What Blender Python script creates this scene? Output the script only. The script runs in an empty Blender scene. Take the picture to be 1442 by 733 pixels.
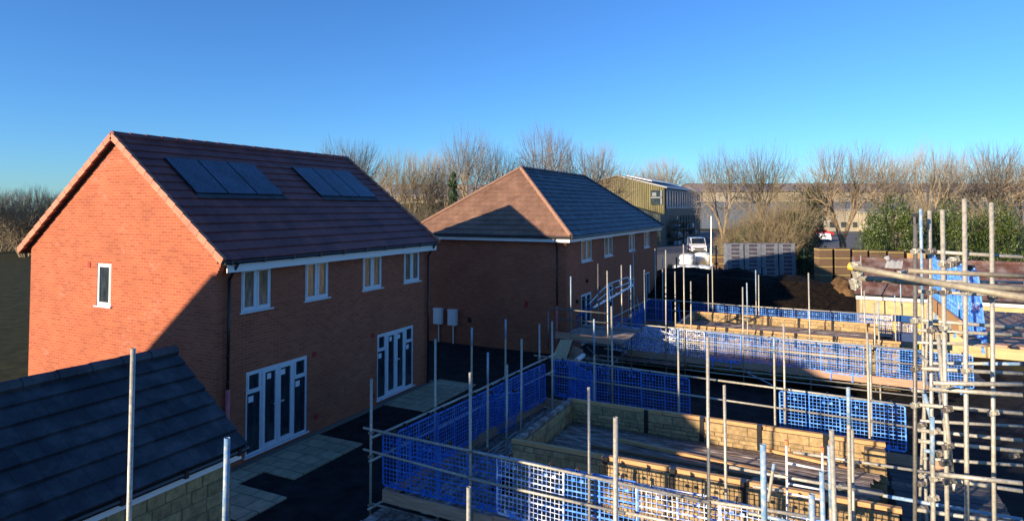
import bpy, math, random
from mathutils import Vector, Matrix, noise
R=math.radians
random.seed(7)
sc=bpy.context.scene
C=sc.collection
# ---------------------------------------------------------------- camera model (measured from the photograph)
FP,PX,PY,CH=890.0,721.0,262.0,6.2
YAW=R(26.1); PIT=math.atan(30/890)
def ray(x,y):
    a=(x-PX)/FP;b=(PY-y)/FP
    f=math.cos(PIT)-b*math.sin(PIT);u=b*math.cos(PIT)+math.sin(PIT)
    return Vector((a*math.cos(YAW)-f*math.sin(YAW),a*math.sin(YAW)+f*math.cos(YAW),u))
O=Vector((0,0,CH))
def atz(x,y,z): r=ray(x,y); return O+r*((z-CH)/r.z)
def atX(x,y,X): r=ray(x,y); return O+r*(X/r.x)
def atY(x,y,Y): r=ray(x,y); return O+r*(Y/r.y)
def atd(x,y,d): return O+ray(x,y)*d
cam=bpy.data.cameras.new('camera');co=bpy.data.objects.new('camera',cam);C.objects.link(co)
co.location=O; co.rotation_euler=(R(90)+PIT,0,YAW)
cam.sensor_width=36;cam.lens=36*FP/1442;cam.shift_y=(262-366.5)/1442;cam.shift_x=0
cam.clip_end=6000;cam.clip_start=.05
sc.camera=co
# ---------------------------------------------------------------- light
SD=Vector((.51,1,-.265)).normalized()
w=bpy.data.worlds.new('World');sc.world=w;w.use_nodes=True
nt=w.node_tree;bg=nt.nodes['Background'];sky=nt.nodes.new('ShaderNodeTexSky')
sky.sky_type='NISHITA';sky.sun_disc=False
el=math.asin(-SD.z);sky.sun_elevation=el
sky.sun_rotation=math.atan2(-SD.x,-SD.y)      # measured clockwise from +Y
sky.altitude=60;sky.air_density=1.0;sky.dust_density=0.1;sky.ozone_density=3.2
hs=nt.nodes.new('ShaderNodeMix');hs.data_type='RGBA';hs.blend_type='MULTIPLY';hs.inputs[0].default_value=1;hs.inputs[7].default_value=(.48,.85,1.32,1);nt.links.new(sky.outputs[0],hs.inputs[6]);nt.links.new(hs.outputs[2],bg.inputs[0]);bg.inputs[1].default_value=.085
sl=bpy.data.lights.new('sun','SUN');so=bpy.data.objects.new('sun',sl);C.objects.link(so)
so.rotation_euler=SD.to_track_quat('-Z','Y').to_euler();sl.energy=5;sl.angle=R(.5);sl.color=(1,.80,.56)
so.location=(0,0,60)
sc.view_settings.view_transform='Standard';sc.view_settings.look='None';sc.view_settings.exposure=.98;sc.view_settings.gamma=1
sc.render.engine='CYCLES'
# ---------------------------------------------------------------- materials
MATS={}
class NT:
    def __init__(s,name,rough=.6,metal=0,spec=.5):
        m=bpy.data.materials.new(name);m.use_nodes=True;s.m=m;s.t=m.node_tree;s.n=s.t.nodes;s.b=s.n['Principled BSDF']
        s.b.inputs['Roughness'].default_value=rough;s.b.inputs['Metallic'].default_value=metal
        s.b.inputs['Specular IOR Level'].default_value=spec
        MATS[name]=m
    def node(s,ty,**k):
        x=s.n.new(ty)
        for a,b in k.items(): setattr(x,a,b)
        return x
    def link(s,a,b): s.t.links.new(a,b)
    def coord(s): return s.node('ShaderNodeTexCoord').outputs['Object']
    def noise(s,scale,detail=4,vec=None,rough=.6):
        x=s.node('ShaderNodeTexNoise');x.inputs['Scale'].default_value=scale;x.inputs['Detail'].default_value=detail;x.inputs['Roughness'].default_value=rough
        s.link(vec or s.coord(),x.inputs['Vector']);return x.outputs['Fac']
    def ramp(s,fac,stops):
        x=s.node('ShaderNodeValToRGB');e=x.color_ramp.elements
        while len(e)<len(stops): e.new(.5)
        for i,(p,c) in enumerate(stops): e[i].position=p;e[i].color=(*c,1)
        s.link(fac,x.inputs[0]);return x.outputs[0]
    def mix(s,fac,a,b,mode='MIX'):
        x=s.node('ShaderNodeMix',data_type='RGBA',blend_type=mode)
        for i,v in ((0,fac),(6,a),(7,b)):
            if isinstance(v,(int,float)): x.inputs[i].default_value=v
            elif isinstance(v,tuple): x.inputs[i].default_value=(*v,1)
            else: s.link(v,x.inputs[i])
        return x.outputs[2]
    def math(s,op,a,b=0.0):
        x=s.node('ShaderNodeMath',operation=op)
        for i,v in enumerate((a,b)):
            if isinstance(v,(int,float)): x.inputs[i].default_value=v
            else: s.link(v,x.inputs[i])
        return x.outputs[0]
    def col(s,c):
        if isinstance(c,tuple): s.b.inputs['Base Color'].default_value=(*c,1)
        else: s.link(c,s.b.inputs['Base Color'])
    def bump(s,h,strength=.3,dist=.01,invert=False):
        x=s.node('ShaderNodeBump');x.inputs['Strength'].default_value=strength;x.inputs['Distance'].default_value=dist;x.invert=invert
        s.link(h,x.inputs['Height']);s.link(x.outputs[0],s.b.inputs['Normal'])
def plain(name,c1,c2=None,scale=8,rough=.6,metal=0,bump=0,lo=.35,hi=.65,spec=.5,stretch=None):
    a=NT(name,rough,metal,spec)
    if c2 is None: c2=tuple(x*.8 for x in c1)
    v=a.coord()
    if stretch:
        mp=a.node('ShaderNodeMapping');mp.inputs['Scale'].default_value=stretch;a.link(v,mp.inputs['Vector']);v=mp.outputs[0]
    n=a.noise(scale,5,v)
    a.col(a.ramp(n,[(lo,c1),(hi,c2)]))
    if bump: a.bump(n,bump,.02)
    return a.m
def brickmat(name,c1,c2,mortar,bw=.225,rh=.075,ms=.01,off=.5,big=(.75,1.15),rough=.85,bump=.5,scaleoff=0):
    a=NT(name,rough,0,.25)
    sp=a.node('ShaderNodeSeparateXYZ');a.link(a.coord(),sp.inputs[0])
    cb=a.node('ShaderNodeCombineXYZ');a.link(a.math('ADD',sp.outputs[0],sp.outputs[1]),cb.inputs[0]);a.link(a.math('ADD',sp.outputs[2],scaleoff),cb.inputs[1])
    b=a.node('ShaderNodeTexBrick');b.inputs['Scale'].default_value=1;b.inputs['Brick Width'].default_value=bw;b.inputs['Row Height'].default_value=rh
    b.inputs['Mortar Size'].default_value=ms;b.inputs['Mortar Smooth'].default_value=.2;b.offset=off;b.inputs['Bias'].default_value=0
    b.inputs['Color1'].default_value=(*c1,1);b.inputs['Color2'].default_value=(*c2,1);b.inputs['Mortar'].default_value=(*mortar,1)
    a.link(cb.outputs[0],b.inputs['Vector'])
    # patchy firing colour + pale efflorescence
    n=a.noise(.9,5);lo=tuple([big[0]]*3);hi=tuple([big[1]]*3)
    c=a.mix(1.0,b.outputs['Color'],a.ramp(n,[(.35,lo),(.65,hi)]),'MULTIPLY')
    mp=a.node('ShaderNodeMapping');mp.inputs['Scale'].default_value=(4.4,4.4,13.3);a.link(a.coord(),mp.inputs['Vector'])
    n2=a.noise(1,2,mp.outputs[0]);c=a.mix(a.math('MULTIPLY',a.math('SMOOTH_MIN',n2,1.0),.35),c,tuple(min(1,x*1.5) for x in c1))
    n3=a.noise(.55,3);c=a.mix(a.math('MULTIPLY',a.math('MULTIPLY',a.math('GREATER_THAN',n2,.58),a.math('GREATER_THAN',n3,.6)),.3),c,tuple(x*.7+.14 for x in c1))
    a.col(c);h=a.mix(.3,b.outputs['Fac'],a.math('SUBTRACT',1.0,a.noise(60,3)))
    a.bump(h,bump,.006,True);return a.m
def tilemat(name,c1,c2,axis,z0,dz,tw=.3,rough=.55,frost=0):
    a=NT(name,rough,0,.4)
    sp=a.node('ShaderNodeSeparateXYZ');a.link(a.coord(),sp.inputs[0])
    cb=a.node('ShaderNodeCombineXYZ')
    if axis is None:  # pick by facing
        g=a.node('ShaderNodeNewGeometry');s2=a.node('ShaderNodeSeparateXYZ');a.link(g.outputs['True Normal'],s2.inputs[0])
        f=a.math('GREATER_THAN',a.math('ABSOLUTE',s2.outputs[0]),a.math('ABSOLUTE',s2.outputs[1]))
        u=a.math('ADD',a.math('MULTIPLY',f,sp.outputs[1]),a.math('MULTIPLY',a.math('SUBTRACT',1.0,f),sp.outputs[0]))
    else: u=sp.outputs[axis]
    a.link(a.math('DIVIDE',u,tw),cb.inputs[0]);a.link(a.math('DIVIDE',a.math('SUBTRACT',sp.outputs[2],z0-.004),dz),cb.inputs[1])
    b=a.node('ShaderNodeTexBrick');b.inputs['Scale'].default_value=1;b.inputs['Brick Width'].default_value=1;b.inputs['Row Height'].default_value=1
    b.inputs['Mortar Size'].default_value=.018;b.inputs['Mortar Smooth'].default_value=.1
    b.inputs['Color1'].default_value=(*c1,1);b.inputs['Color2'].default_value=(*c2,1);b.inputs['Mortar'].default_value=(*[x*.35 for x in c1],1)
    a.link(cb.outputs[0],b.inputs['Vector'])
    n=a.noise(1.6,6);c=a.mix(1.0,b.outputs['Color'],a.ramp(n,[(.3,(.72,)*3),(.7,(1.3,)*3)]),'MULTIPLY')
    n2=a.noise(28,5);c=a.mix(1.0,c,a.ramp(n2,[(.3,(.8,)*3),(.7,(1.22,)*3)]),'MULTIPLY')
    if frost: c=a.mix(a.math('MULTIPLY',a.ramp(a.noise(2.5,8),[(.45,(0,)*3),(.75,(1,)*3)]),frost),c,(.45,.47,.5))
    a.col(c);a.bump(a.mix(.2,b.outputs['Fac'],n2),.35,.008,True);return a.m
plain('asphalt',(.008,.009,.010),(.027,.027,.029),2.2,.9,bump=.3,spec=.12)
plain('soil',(.004,.003,.0025),(.020,.014,.009),4.5,.95,bump=.8,spec=.1)  # near-black: the shade over the heap is put into the colour
plain('ground_mix',(.022,.026,.012),(.05,.05,.022),1.5,.95,spec=.1)
plain('road_grey',(.09,.09,.09),(.13,.125,.12),.6,.9)
plain('gravel',(.10,.09,.07),(.22,.19,.15),45,.9,bump=.6)
plain('white_pvc',(.72,.74,.76),(.62,.65,.70),6,.35)
plain('white_fascia',(.84,.84,.82),(.78,.78,.78),2,.4)
plain('black_plastic',(.012,.012,.014),(.02,.02,.022),4,.35)
plain('pink_plastic',(.55,.16,.15),(.45,.12,.12),4,.6)
plain('red_vent',(.36,.02,.015),(.28,.015,.012),9,.7)
plain('galv_weathered',(.36,.32,.24),(.23,.205,.16),18,.6,.15,.2)
plain('galv',(.50,.47,.39),(.31,.295,.25),26,.45,.25,.1)
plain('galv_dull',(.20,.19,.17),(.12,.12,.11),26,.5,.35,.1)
plain('blue_paint_sheen',(.14,.29,.48),(.36,.41,.44),22,.5,lo=.42,hi=.6)  # blue pole paint, greyed to carry the sky's sheen on the tubes
plain('stair_blue',(.018,.07,.22),(.03,.09,.24),9,.85,spec=.1)
plain('yellow_paint',(.75,.50,.03),(.65,.38,.03),20,.5)
plain('orange_cap',(.85,.25,.10),(.7,.2,.08),10,.5)
plain('coupler_steel',(.17,.15,.13),(.34,.31,.27),30,.5,.6)
plain('pine',(.60,.35,.15),(.44,.235,.095),5,.7,bump=.3,stretch=(1,6,12))
plain('pine_dark',(.26,.15,.075),(.17,.10,.055),5,.75,bump=.3,stretch=(1,6,12))
plain('toe_timber',(.50,.30,.20),(.33,.195,.13),3,.8,bump=.3,stretch=(1,1,9))
plain('frost_board',(.12,.08,.058),(.44,.385,.35),6,.8,bump=.5,lo=.42,hi=.66,stretch=(.45,2.2,1))
plain('frost_board_long',(.12,.08,.058),(.44,.385,.35),6,.8,bump=.5,lo=.42,hi=.66,stretch=(2.2,.45,1))
plain('frost_board_dark',(.065,.043,.03),(.22,.18,.155),12,.75,bump=.5,lo=.35,hi=.66)
plain('plywood',(.50,.38,.22),(.40,.29,.16),3,.7,stretch=(6,6,1))
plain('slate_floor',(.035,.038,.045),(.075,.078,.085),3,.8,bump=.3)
plain('guard_blue',(.012,.12,.52),(.12,.27,.54),5,.45,lo=.45,hi=.75)  # darker copy of the blue, for guards standing in shade
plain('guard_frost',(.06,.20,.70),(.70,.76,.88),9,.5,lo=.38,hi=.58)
plain('guard_lit',(.03,.20,.80),(.18,.40,.86),9,.45,lo=.4,hi=.66)  # brighter copy of the blue, sunlight put into the colour
plain('meter_white',(.86,.86,.84),(.8,.8,.78),4,.5)
plain('pane_dark',(.010,.018,.026),(.035,.05,.062),3,.08,spec=.8,stretch=(3,3,.7))
plain('pane_tan',(.26,.19,.11),(.09,.08,.065),3.2,.12,spec=.7,stretch=(4,4,.9),lo=.4,hi=.6)
plain('paper',(.75,.78,.8),(.7,.72,.75),5,.6)
plain('roof_felt',(.03,.03,.03),None,4,.9)
plain('grey_wrap',(.19,.21,.25),(.12,.135,.165),2.6,.45,bump=.3)
plain('maroon_print',(.04,.016,.028),(.03,.012,.022),9,.6)
plain('brown_stack',(.16,.10,.055),(.10,.065,.04),3,.8,stretch=(1,1,14))
plain('yellow_strap',(.6,.5,.15),None,3,.6)
plain('bag_white',(.72,.73,.74),(.45,.55,.60),2.5,.6,bump=.9)
plain('green_steel',(.03,.12,.08),(.02,.09,.06),5,.5)
plain('olive_clad',(.19,.175,.085),(.12,.11,.055),.7,.5,stretch=(6,6,.4))
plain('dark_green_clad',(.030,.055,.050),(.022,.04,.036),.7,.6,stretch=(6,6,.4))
plain('clad_grey',(.30,.31,.33),(.24,.25,.27),.2,.5)
plain('clad_cream',(.40,.36,.28),(.33,.30,.23),.2,.6)
plain('clad_blue',(.12,.15,.20),(.09,.115,.155),.15,.5)
plain('clad_brown',(.26,.21,.215),(.2,.165,.17),.1,.6)
plain('glazing',(.25,.33,.38),(.12,.17,.20),.9,.15,spec=.8)
plain('tyre',(.015,.015,.015),None,5,.8)
plain('rim',(.4,.4,.42),None,5,.4,.6)
plain('bark',(.34,.26,.16),(.20,.15,.09),5,.9,bump=.5)
plain('twig',(.27,.23,.175),(.17,.145,.11),1.0,.9)
plain('twig_red',(.26,.205,.14),(.165,.13,.09),.8,.9)
plain('twig_ochre',(.26,.21,.125),(.165,.13,.075),.8,.9)
plain('leaf_green',(.018,.042,.007),(.085,.12,.016),1.6,.5,lo=.4,hi=.62)
plain('leaf_dark',(.018,.040,.012),(.035,.065,.018),2,.55)
plain('leaf_conifer',(.02,.05,.02),(.04,.075,.025),2,.7)
plain('cloth',(.34,.35,.37),(.2,.21,.23),9,.8,bump=.4)
plain('navy',(.02,.05,.16),(.015,.035,.1),5,.5)
plain('white_paint',(.75,.76,.78),(.7,.7,.72),3,.3)
plain('red_paint',(.55,.02,.02),(.5,.02,.02),3,.3)
plain('black_paint',(.02,.02,.025),None,3,.25)
plain('blue_car',(.05,.09,.2),None,3,.25)
plain('silver_paint',(.45,.46,.48),None,3,.3,.4)
plain('purple_print',(.10,.06,.25),None,3,.4)
a=NT('solar_glass',.32,0,.6);n=a.noise(28,6);n2=a.noise(1.1,3)
a.col(a.mix(1.0,a.ramp(n,[(.38,(.006,.014,.03)),(.70,(.13,.19,.28))]),a.ramp(n2,[(.3,(.6,)*3),(.7,(1.2,)*3)]),'MULTIPLY'));a.bump(n,.3,.005)
brickmat('red_brick',(.37,.108,.052),(.25,.060,.032),(.33,.15,.095),big=(.86,1.1))
brickmat('stone_far',(.50,.37,.19),(.38,.27,.13),(.42,.33,.2),.42,.16,.012,big=(.85,1.15))
def stonemat(name,c1,c2):
    a=NT(name,.9,0,.2);v=a.node('ShaderNodeAttribute');v.attribute_name='blk'
    n=a.noise(9,6);c=a.mix(v.outputs['Fac'],c1,c2);c=a.mix(1.0,c,a.ramp(n,[(.3,(.62,)*3),(.7,(1.25,)*3)]),'MULTIPLY')
    a.col(c);a.bump(n,.9,.03)
stonemat('stone',(.44,.315,.155),(.28,.20,.105))
plain('stone_mortar',(.17,.13,.08),(.12,.09,.06),20,.95,bump=.4)
a=NT('paving',.8,0,.3);b=a.node('ShaderNodeTexBrick')
for k,v in (('Scale',1),('Brick Width',.6),('Row Height',.45),('Mortar Size',.01),('Mortar Smooth',.1)): b.inputs[k].default_value=v
b.inputs['Color1'].default_value=(.38,.34,.225,1);b.inputs['Color2'].default_value=(.29,.265,.18,1);b.inputs['Mortar'].default_value=(.05,.047,.04,1)
a.link(a.coord(),b.inputs['Vector']);n=a.noise(5,6);a.col(a.mix(1.0,b.outputs['Color'],a.ramp(n,[(.3,(.75,)*3),(.7,(1.2,)*3)]),'MULTIPLY'));a.bump(n,.3,.01)
# ---------------------------------------------------------------- mesh helpers
class MB:
    def __init__(s): s.v=[];s.f=[];s.mi=[];s.blk=[];s.m=0;s.b=0.0
    def add(s,vs,fs):
        k=len(s.v);s.v+= [tuple(q) for q in vs]
        for f in fs: s.f.append([i+k for i in f]);s.mi.append(s.m);s.blk.append(s.b)
    def box(s,x0,x1,y0,y1,z0,z1):
        s.add([(x,y,z) for z in (z0,z1) for y in (y0,y1) for x in (x0,x1)],[(0,2,3,1),(4,5,7,6),(0,1,5,4),(2,6,7,3),(0,4,6,2),(1,3,7,5)])
    def bar(s,p0,p1,w,h,up=(0,0,1)):
        p0=Vector(p0);p1=Vector(p1);d=(p1-p0).normalized();sd=d.cross(Vector(up))
        if sd.length<1e-4: sd=d.cross(Vector((1,0,0)))
        sd.normalize();u=sd.cross(d)
        vs=[p+sd*(a*w/2)+u*(b*h/2) for p in (p0,p1) for b in (-1,1) for a in (-1,1)]
        s.add(vs,[(0,1,3,2),(4,6,7,5),(0,4,5,1),(2,3,7,6),(0,2,6,4),(1,5,7,3)])
    def tube(s,p0,p1,r,n=8,r2=None,hollow=False,caps=True):
        p0=Vector(p0);p1=Vector(p1);d=(p1-p0).normalized();a=d.orthogonal().normalized();b=d.cross(a);r2=r if r2 is None else r2
        cs=[(math.cos(2*math.pi*i/n),math.sin(2*math.pi*i/n)) for i in range(n)]
        vs=[p0+(a*c+b*q)*r for c,q in cs]+[p1+(a*c+b*q)*r2 for c,q in cs]
        fs=[(i,(i+1)%n,n+(i+1)%n,n+i) for i in range(n)]
        if hollow:
            vs+=[p1+(a*c+b*q)*r2*.82 for c,q in cs]+[p1-d*.12+(a*c+b*q)*r2*.82 for c,q in cs]
            fs+=[(n+i,n+(i+1)%n,2*n+(i+1)%n,2*n+i) for i in range(n)]+[(2*n+i,2*n+(i+1)%n,3*n+(i+1)%n,3*n+i) for i in range(n)]
            fs+=[tuple(range(3*n,4*n)),tuple(range(n-1,-1,-1))]
        elif caps: fs+=[tuple(range(n-1,-1,-1)),tuple(range(n,2*n))]
        s.add(vs,fs)
    def poly(s,pts,th):   # planar polygon extruded by vector th
        th=Vector(th);pts=[Vector(p) for p in pts];n=len(pts)
        s.add(pts+[p+th for p in pts],[tuple(range(n-1,-1,-1)),tuple(range(n,2*n))]+[(i,(i+1)%n,n+(i+1)%n,n+i) for i in range(n)])
    def mesh(s,name,mats,org=(0,0,0)):
        o=Vector(org);me=bpy.data.meshes.new(name);me.from_pydata([tuple(Vector(q)-o) for q in s.v],[],s.f)
        for m in (mats if isinstance(mats,(list,tuple)) else [mats]): me.materials.append(MATS[m])
        me.polygons.foreach_set('material_index',s.mi)
        if any(s.blk):
            at=me.attributes.new('blk','FLOAT','FACE');at.data.foreach_set('value',s.blk)
        me.update();return me
    def build(s,name,mats,parent=None,smooth=False,org=None):
        o0=Vector(org) if org is not None else (parent.get('_o') and Vector(parent['_o']) if parent else Vector((0,0,0)))
        if parent is not None and '_o' in parent: o0=Vector(parent['_o'])
        me=s.mesh(name,mats,o0 or (0,0,0))
        if smooth: me.polygons.foreach_set('use_smooth',[True]*len(me.polygons))
        o=bpy.data.objects.new(name,me);C.objects.link(o)
        if parent is not None: o.parent=parent;o['_o']=tuple(o0)
        else: o.location=o0 or (0,0,0);o['_o']=tuple(o0 or (0,0,0))
        return o
def tag(o,label=None,cat=None,group=None,kind=None):
    if label:o['label']=label
    if cat:o['category']=cat
    if group:o['group']=group
    if kind:o['kind']=kind
    return o
def thing(name,loc,label,cat,group=None):
    o=bpy.data.objects.new(name,None);C.objects.link(o);o.location=loc;o['_o']=tuple(loc);o.empty_display_size=.2
    return tag(o,label,cat,group)
ORD=['first','second','third','fourth','fifth','sixth','seventh','eighth','ninth','tenth','eleventh','twelfth','thirteenth','fourteenth','fifteenth','sixteenth']
def sub(o): # marker: children of a part share its origin
    return o
# ---------------------------------------------------------------- setting
m=MB();m.box(-900,900,-300,1500,-1,-.012);g=m.build('ground','ground_mix');tag(g,kind='structure')
m=MB();m.box(-24,6.5,-12,46,-.6,-.004);tag(m.build('tarmac_yard','asphalt'),kind='structure')
m=MB();m.box(-12.45,-10.9,10.95,13.35,-.05,.03);m.box(-12.45,-11.85,10.2,10.95,-.05,.028);m.box(-12.45,-10.35,9.0,10.2,-.05,.03)
tag(m.build('patio','paving'),kind='structure')
m=MB();m.box(-12.45,-10.95,16.2,19.5,-.05,.03);tag(m.build('patio','paving'),kind='structure')
m=MB();m.box(-12.69,-12.45,8.6,19.3,-.05,.015);tag(m.build('gravel_strip','gravel'),kind='structure')
# road into the trading estate and car park
def strip(name,pts,z,mat):
    m=MB();m.poly([(p.x,p.y,z-.06) for p in pts],(0,0,.06));tag(m.build(name,mat),kind='structure')
strip('road',[atz(905,420,0),atz(1075,420,0),atz(1050,350,0),atz(1010,325,0),atz(925,325,0),atz(880,360,0)],.01,'road_grey')
strip('car_park',[atz(1110,349,0),atz(1330,349,0),atz(1420,316,0),atz(1010,316,0)],.012,'road_grey')
# ---------------------------------------------------------------- walls, roofs, windows
def wall(m,ax,pos,th,u0,u1,z0,z1,holes):
    """slab in plane ax=pos (outer face), thickness th signed inward; holes (u0,u1,z0,z1)"""
    us=sorted({u0,u1,*[h[0] for h in holes],*[h[1] for h in holes]});zs=sorted({z0,z1,*[h[2] for h in holes],*[h[3] for h in holes]})
    def P(u,z,o): return (o,u,z) if ax=='x' else (u,o,z)
    def hole(a,b,c,d): return any(h[0]<=(a+b)/2<=h[1] and h[2]<=(c+d)/2<=h[3] for h in holes)
    for a,b in zip(us,us[1:]):
        for c,d in zip(zs,zs[1:]):
            if hole(a,b,c,d): continue
            for o in (pos,pos+th): m.add([P(a,c,o),P(b,c,o),P(b,d,o),P(a,d,o)],[(0,1,2,3)])
    for (a,b,c,d) in holes:
        for q in ([(a,c),(b,c)],[(b,c),(b,d)],[(b,d),(a,d)],[(a,d),(a,c)]):
            m.add([P(*q[0],pos),P(*q[1],pos),P(*q[1],pos+th),P(*q[0],pos+th)],[(0,1,2,3)])
def slope(m,a0,a1,b0,b1,n,lift=.035,under=True):
    a0,a1,b0,b1=map(Vector,(a0,a1,b0,b1));nr=((a1-a0).cross(b0-a0))
    if nr.length<1e-6: nr=(a1-a0).cross(b1-a0)
    nr.normalize()
    if nr.z<0: nr=-nr
    rnd=random.Random(3)
    for k in range(n):
        t0,t1=k/n,(k+1.12)/n
        if k==n-1:t1=1
        p0=a0.lerp(b0,t0);p1=a1.lerp(b1,t0);q0=a0.lerp(b0,t1);q1=a1.lerp(b1,t1)
        ll=lift*rnd.uniform(.92,1.08)
        m.add([p0+nr*ll,p1+nr*ll,q1+nr*.004,q0+nr*.004,p0-nr*.012,p1-nr*.012],[(0,1,2,3),(4,5,1,0),(0,3,4),(1,5,2)])
def capline(m,p0,p1,r,step=.4,n=8):
    p0=Vector(p0);p1=Vector(p1);L=(p1-p0).length;k=max(1,int(L/step));d=(p1-p0)/k
    for i in range(k): m.tube(p0+d*i-d*.04,p0+d*(i+1),r*1.03,n,r*.92)
def verge(m,p0,p1,step=.33,w=.09,h=.17):
    p0=Vector(p0);p1=Vector(p1);L=(p1-p0).length;k=int(L/step);d=(p1-p0)/k;u=(p1-p0).normalized()
    for i in range(k):
        a=p0+d*i;b=p0+d*(i+1.0);m.bar(a+Vector((0,0,.018)),b+Vector((0,0,-.006)),w,h)
def window(parent,ax,pos,u0,u1,z0,z1,sgn,style,pane='pane_tan'):
    """frame in plane; sgn = outward direction"""
    t=.055;o0=pos-sgn*.07;o1=pos-sgn*.015
    def B(m,a,b,c,d,p=o0,q=o1):
        p,q=min(p,q),max(p,q)
        if ax=='x': m.box(p,q,a,b,c,d)
        else: m.box(a,b,p,q,c,d)
    m=MB();B(m,u0,u1,z0,z0+t);B(m,u0,u1,z1-t,z1);B(m,u0,u0+t,z0+t,z1-t);B(m,u1-t,u1,z0+t,z1-t)
    panes=[];tabs=[]
    s0,s1=pos-sgn*.06,pos-sgn*.004
    def sash(a,b,c,d,t2=.05):
        B(m,a,b,c,c+t2,s0,s1);B(m,a,b,d-t2,d,s0,s1);B(m,a,a+t2,c+t2,d-t2,s0,s1);B(m,b-t2,b,c+t2,d-t2,s0,s1);panes.append((a+t2,b-t2,c+t2,d-t2))
    if style=='two':
        um=(u0+u1)/2;B(m,um-.03,um+.03,z0+t,z1-t);sash(u0+t,um-.03,z0+t,z1-t);sash(um+.03,u1-t,z0+t,z1-t)
    elif style=='one': sash(u0+t,u1-t,z0+t,z1-t,.04)
    elif style=='door':
        W=u1-u0;a=u0+W*.235;b=u1-W*.235;mid=(a+b)/2
        for q in (a,b): B(m,q-.035,q+.035,z0+t,z1-t)
        for p,q in ((u0+t,a-.035),(b+.035,u1-t)):
            zt=z1-.52;B(m,p,q,zt-.03,zt+.03);sash(p,q,zt+.03,z1-t,.04);panes.append((p,q,z0+t,zt-.03));tabs.append(((p+.05,p+.2),(zt-.25,zt-.1)))
        sash(a+.035,mid-.005,z0+t,z1-t,.085);sash(mid+.005,b-.035,z0+t,z1-t,.085);tabs.append(((a+.2,a+.33),(z1-.33,z1-.19)));tabs.append(((mid+.1,mid+.26),(z1-.33,z1-.19)))
    nm='door' if style=='door' else 'window'
    m.m=1;zz=z0+.1
    while zz<z1-.1:
        for q in ([u0+.03,u1-.03] if style!='door' else [u0+.03,u1-.03,a,b,mid-.05,mid+.05]): B(m,q-.011,q+.011,zz,zz+.02,pos-sgn*.004,pos-sgn*.0015)
        zz+=.05
    f=m.build(nm,['white_pvc','tape_print'],parent)
    for p in panes:
        g=MB();B(g,*p,pos-sgn*.045,pos-sgn*.035);g.build('pane',pane,f)
    if tabs:
        for (a,b),(c,d) in tabs: g=MB();B(g,a,b,c,d,pos-sgn*.034,pos-sgn*.031);g.build('paper_sticker','paper',f)
        g=MB()
        for q in (mid-.05,mid+.05):
            B(g,q-.015,q+.015,z0+.95,z0+1.15,pos-sgn*.004,pos+sgn*.01)
        B(g,mid+.04,mid+.17,z0+1.06,z0+1.085,pos+sgn*.02,pos+sgn*.04);B(g,mid-.17,mid-.04,z0+1.06,z0+1.085,pos+sgn*.02,pos+sgn*.04);g.build('handle','white_paint',f)
        # dashes of printed protective tape along the stiles
    k=MB()
    B(k,u0-.06,u1+.06,z0-.035,z0,pos-sgn*.05,pos+sgn*.05);k.build('sill','white_pvc',f)
plain('tape_print',(.42,.46,.52),(.5,.54,.6),5,.6)
def solid_wall_house(root,name_mat,x0,x1,y0,y1,ze,holes_px,holes_ny,zr=None,xr=None):
    """four walls; openings on +X side and on -Y side"""
    m=MB();wall(m,'x',x1,-.12,y0,y1,0,ze,holes_px);m.build('wall',name_mat,root)
    m=MB();wall(m,'y',y0,.12,x0,x1,0,ze,holes_ny)
    if zr: m.add([(x0,y0,ze),(x1,y0,ze),(xr,y0,zr)],[(0,1,2)])
    m.build('gable_wall' if zr else 'wall',name_mat,root)
    m=MB();wall(m,'y',y1,-.12,x0,x1,0,ze,[])
    if zr: m.add([(x0,y1,ze),(x1,y1,ze),(xr,y1,zr)],[(0,1,2)])
    m.build('gable_wall' if zr else 'wall',name_mat,root)
    m=MB();wall(m,'x',x0,.12,y0,y1,0,ze,[]);m.build('wall',name_mat,root)
def gutter(root,p0,p1,out,mat='black_plastic'):
    p0=Vector(p0);p1=Vector(p1);m=MB();m.tube(p0,p1,.045,8);
    L=(p1-p0).length;n=int(L/1.0)
    for i in range(n+1):
        c=p0.lerp(p1,(i+.2)/(n+.4));m.bar(c-(p1-p0).normalized()*.03,c+(p1-p0).normalized()*.03,.10,.11)
    m.build('gutter',mat,root)
def downpipe(root,x,y,z1,z0=.0,pink=1.1,dx=0,dy=0,top=None):
    m=MB();
    if top is not None: m.tube(top,(x,y,z1-.25),.034,8)
    m.tube((x,y,z1-.25),(x,y,z0+pink),.034,8)
    for z in (z1-.35,(z1+z0)/2+.3,z0+pink+.15): m.tube((x,y,z),(x,y,z+.05),.046,8)
    m.build('downpipe','black_plastic',root,True)
    if pink:
        m=MB();m.tube((x,y,z0),(x,y,z0+pink),.055,10);m.build('pipe_cover','pink_plastic',root,True)
DZ=.225
# ----- house 1 -----------------------------------------------------------
H1=(-16.55,14.7,0)
h1=thing('brick_house',H1,'red brick house with purple tiled roof and two black solar panel arrays','house')
tilemat('tile_purple',(.105,.055,.050),(.075,.043,.042),1,5.0-.15,.2095,.3)
W1=[(10.97,11.90),(13.09,14.0),(15.5,16.44),(17.63,18.56)]
D1=[(11.15,13.2),(16.23,18.2)]
holes=[(a,b,3.65,4.72) for a,b in W1]+[(a,b,.12,2.17) for a,b in D1]
solid_wall_house(h1,'red_brick',-20.4,-12.7,10.27,19.15,5.1,holes,[(-17.28,-16.68,3.62,4.73)],7.94,-16.55)
for a,b in W1: window(h1,'x',-12.7,a,b,3.65,4.72,1,'two')
for a,b in D1: window(h1,'x',-12.7,a,b,.12,2.17,1,'door','pane_dark')
window(h1,'y',10.27,-17.28,-16.68,3.62,4.73,-1,'one','pane_dark')
ez,rz=4.97,8.08;ye0,ye1=10.14,19.22
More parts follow.
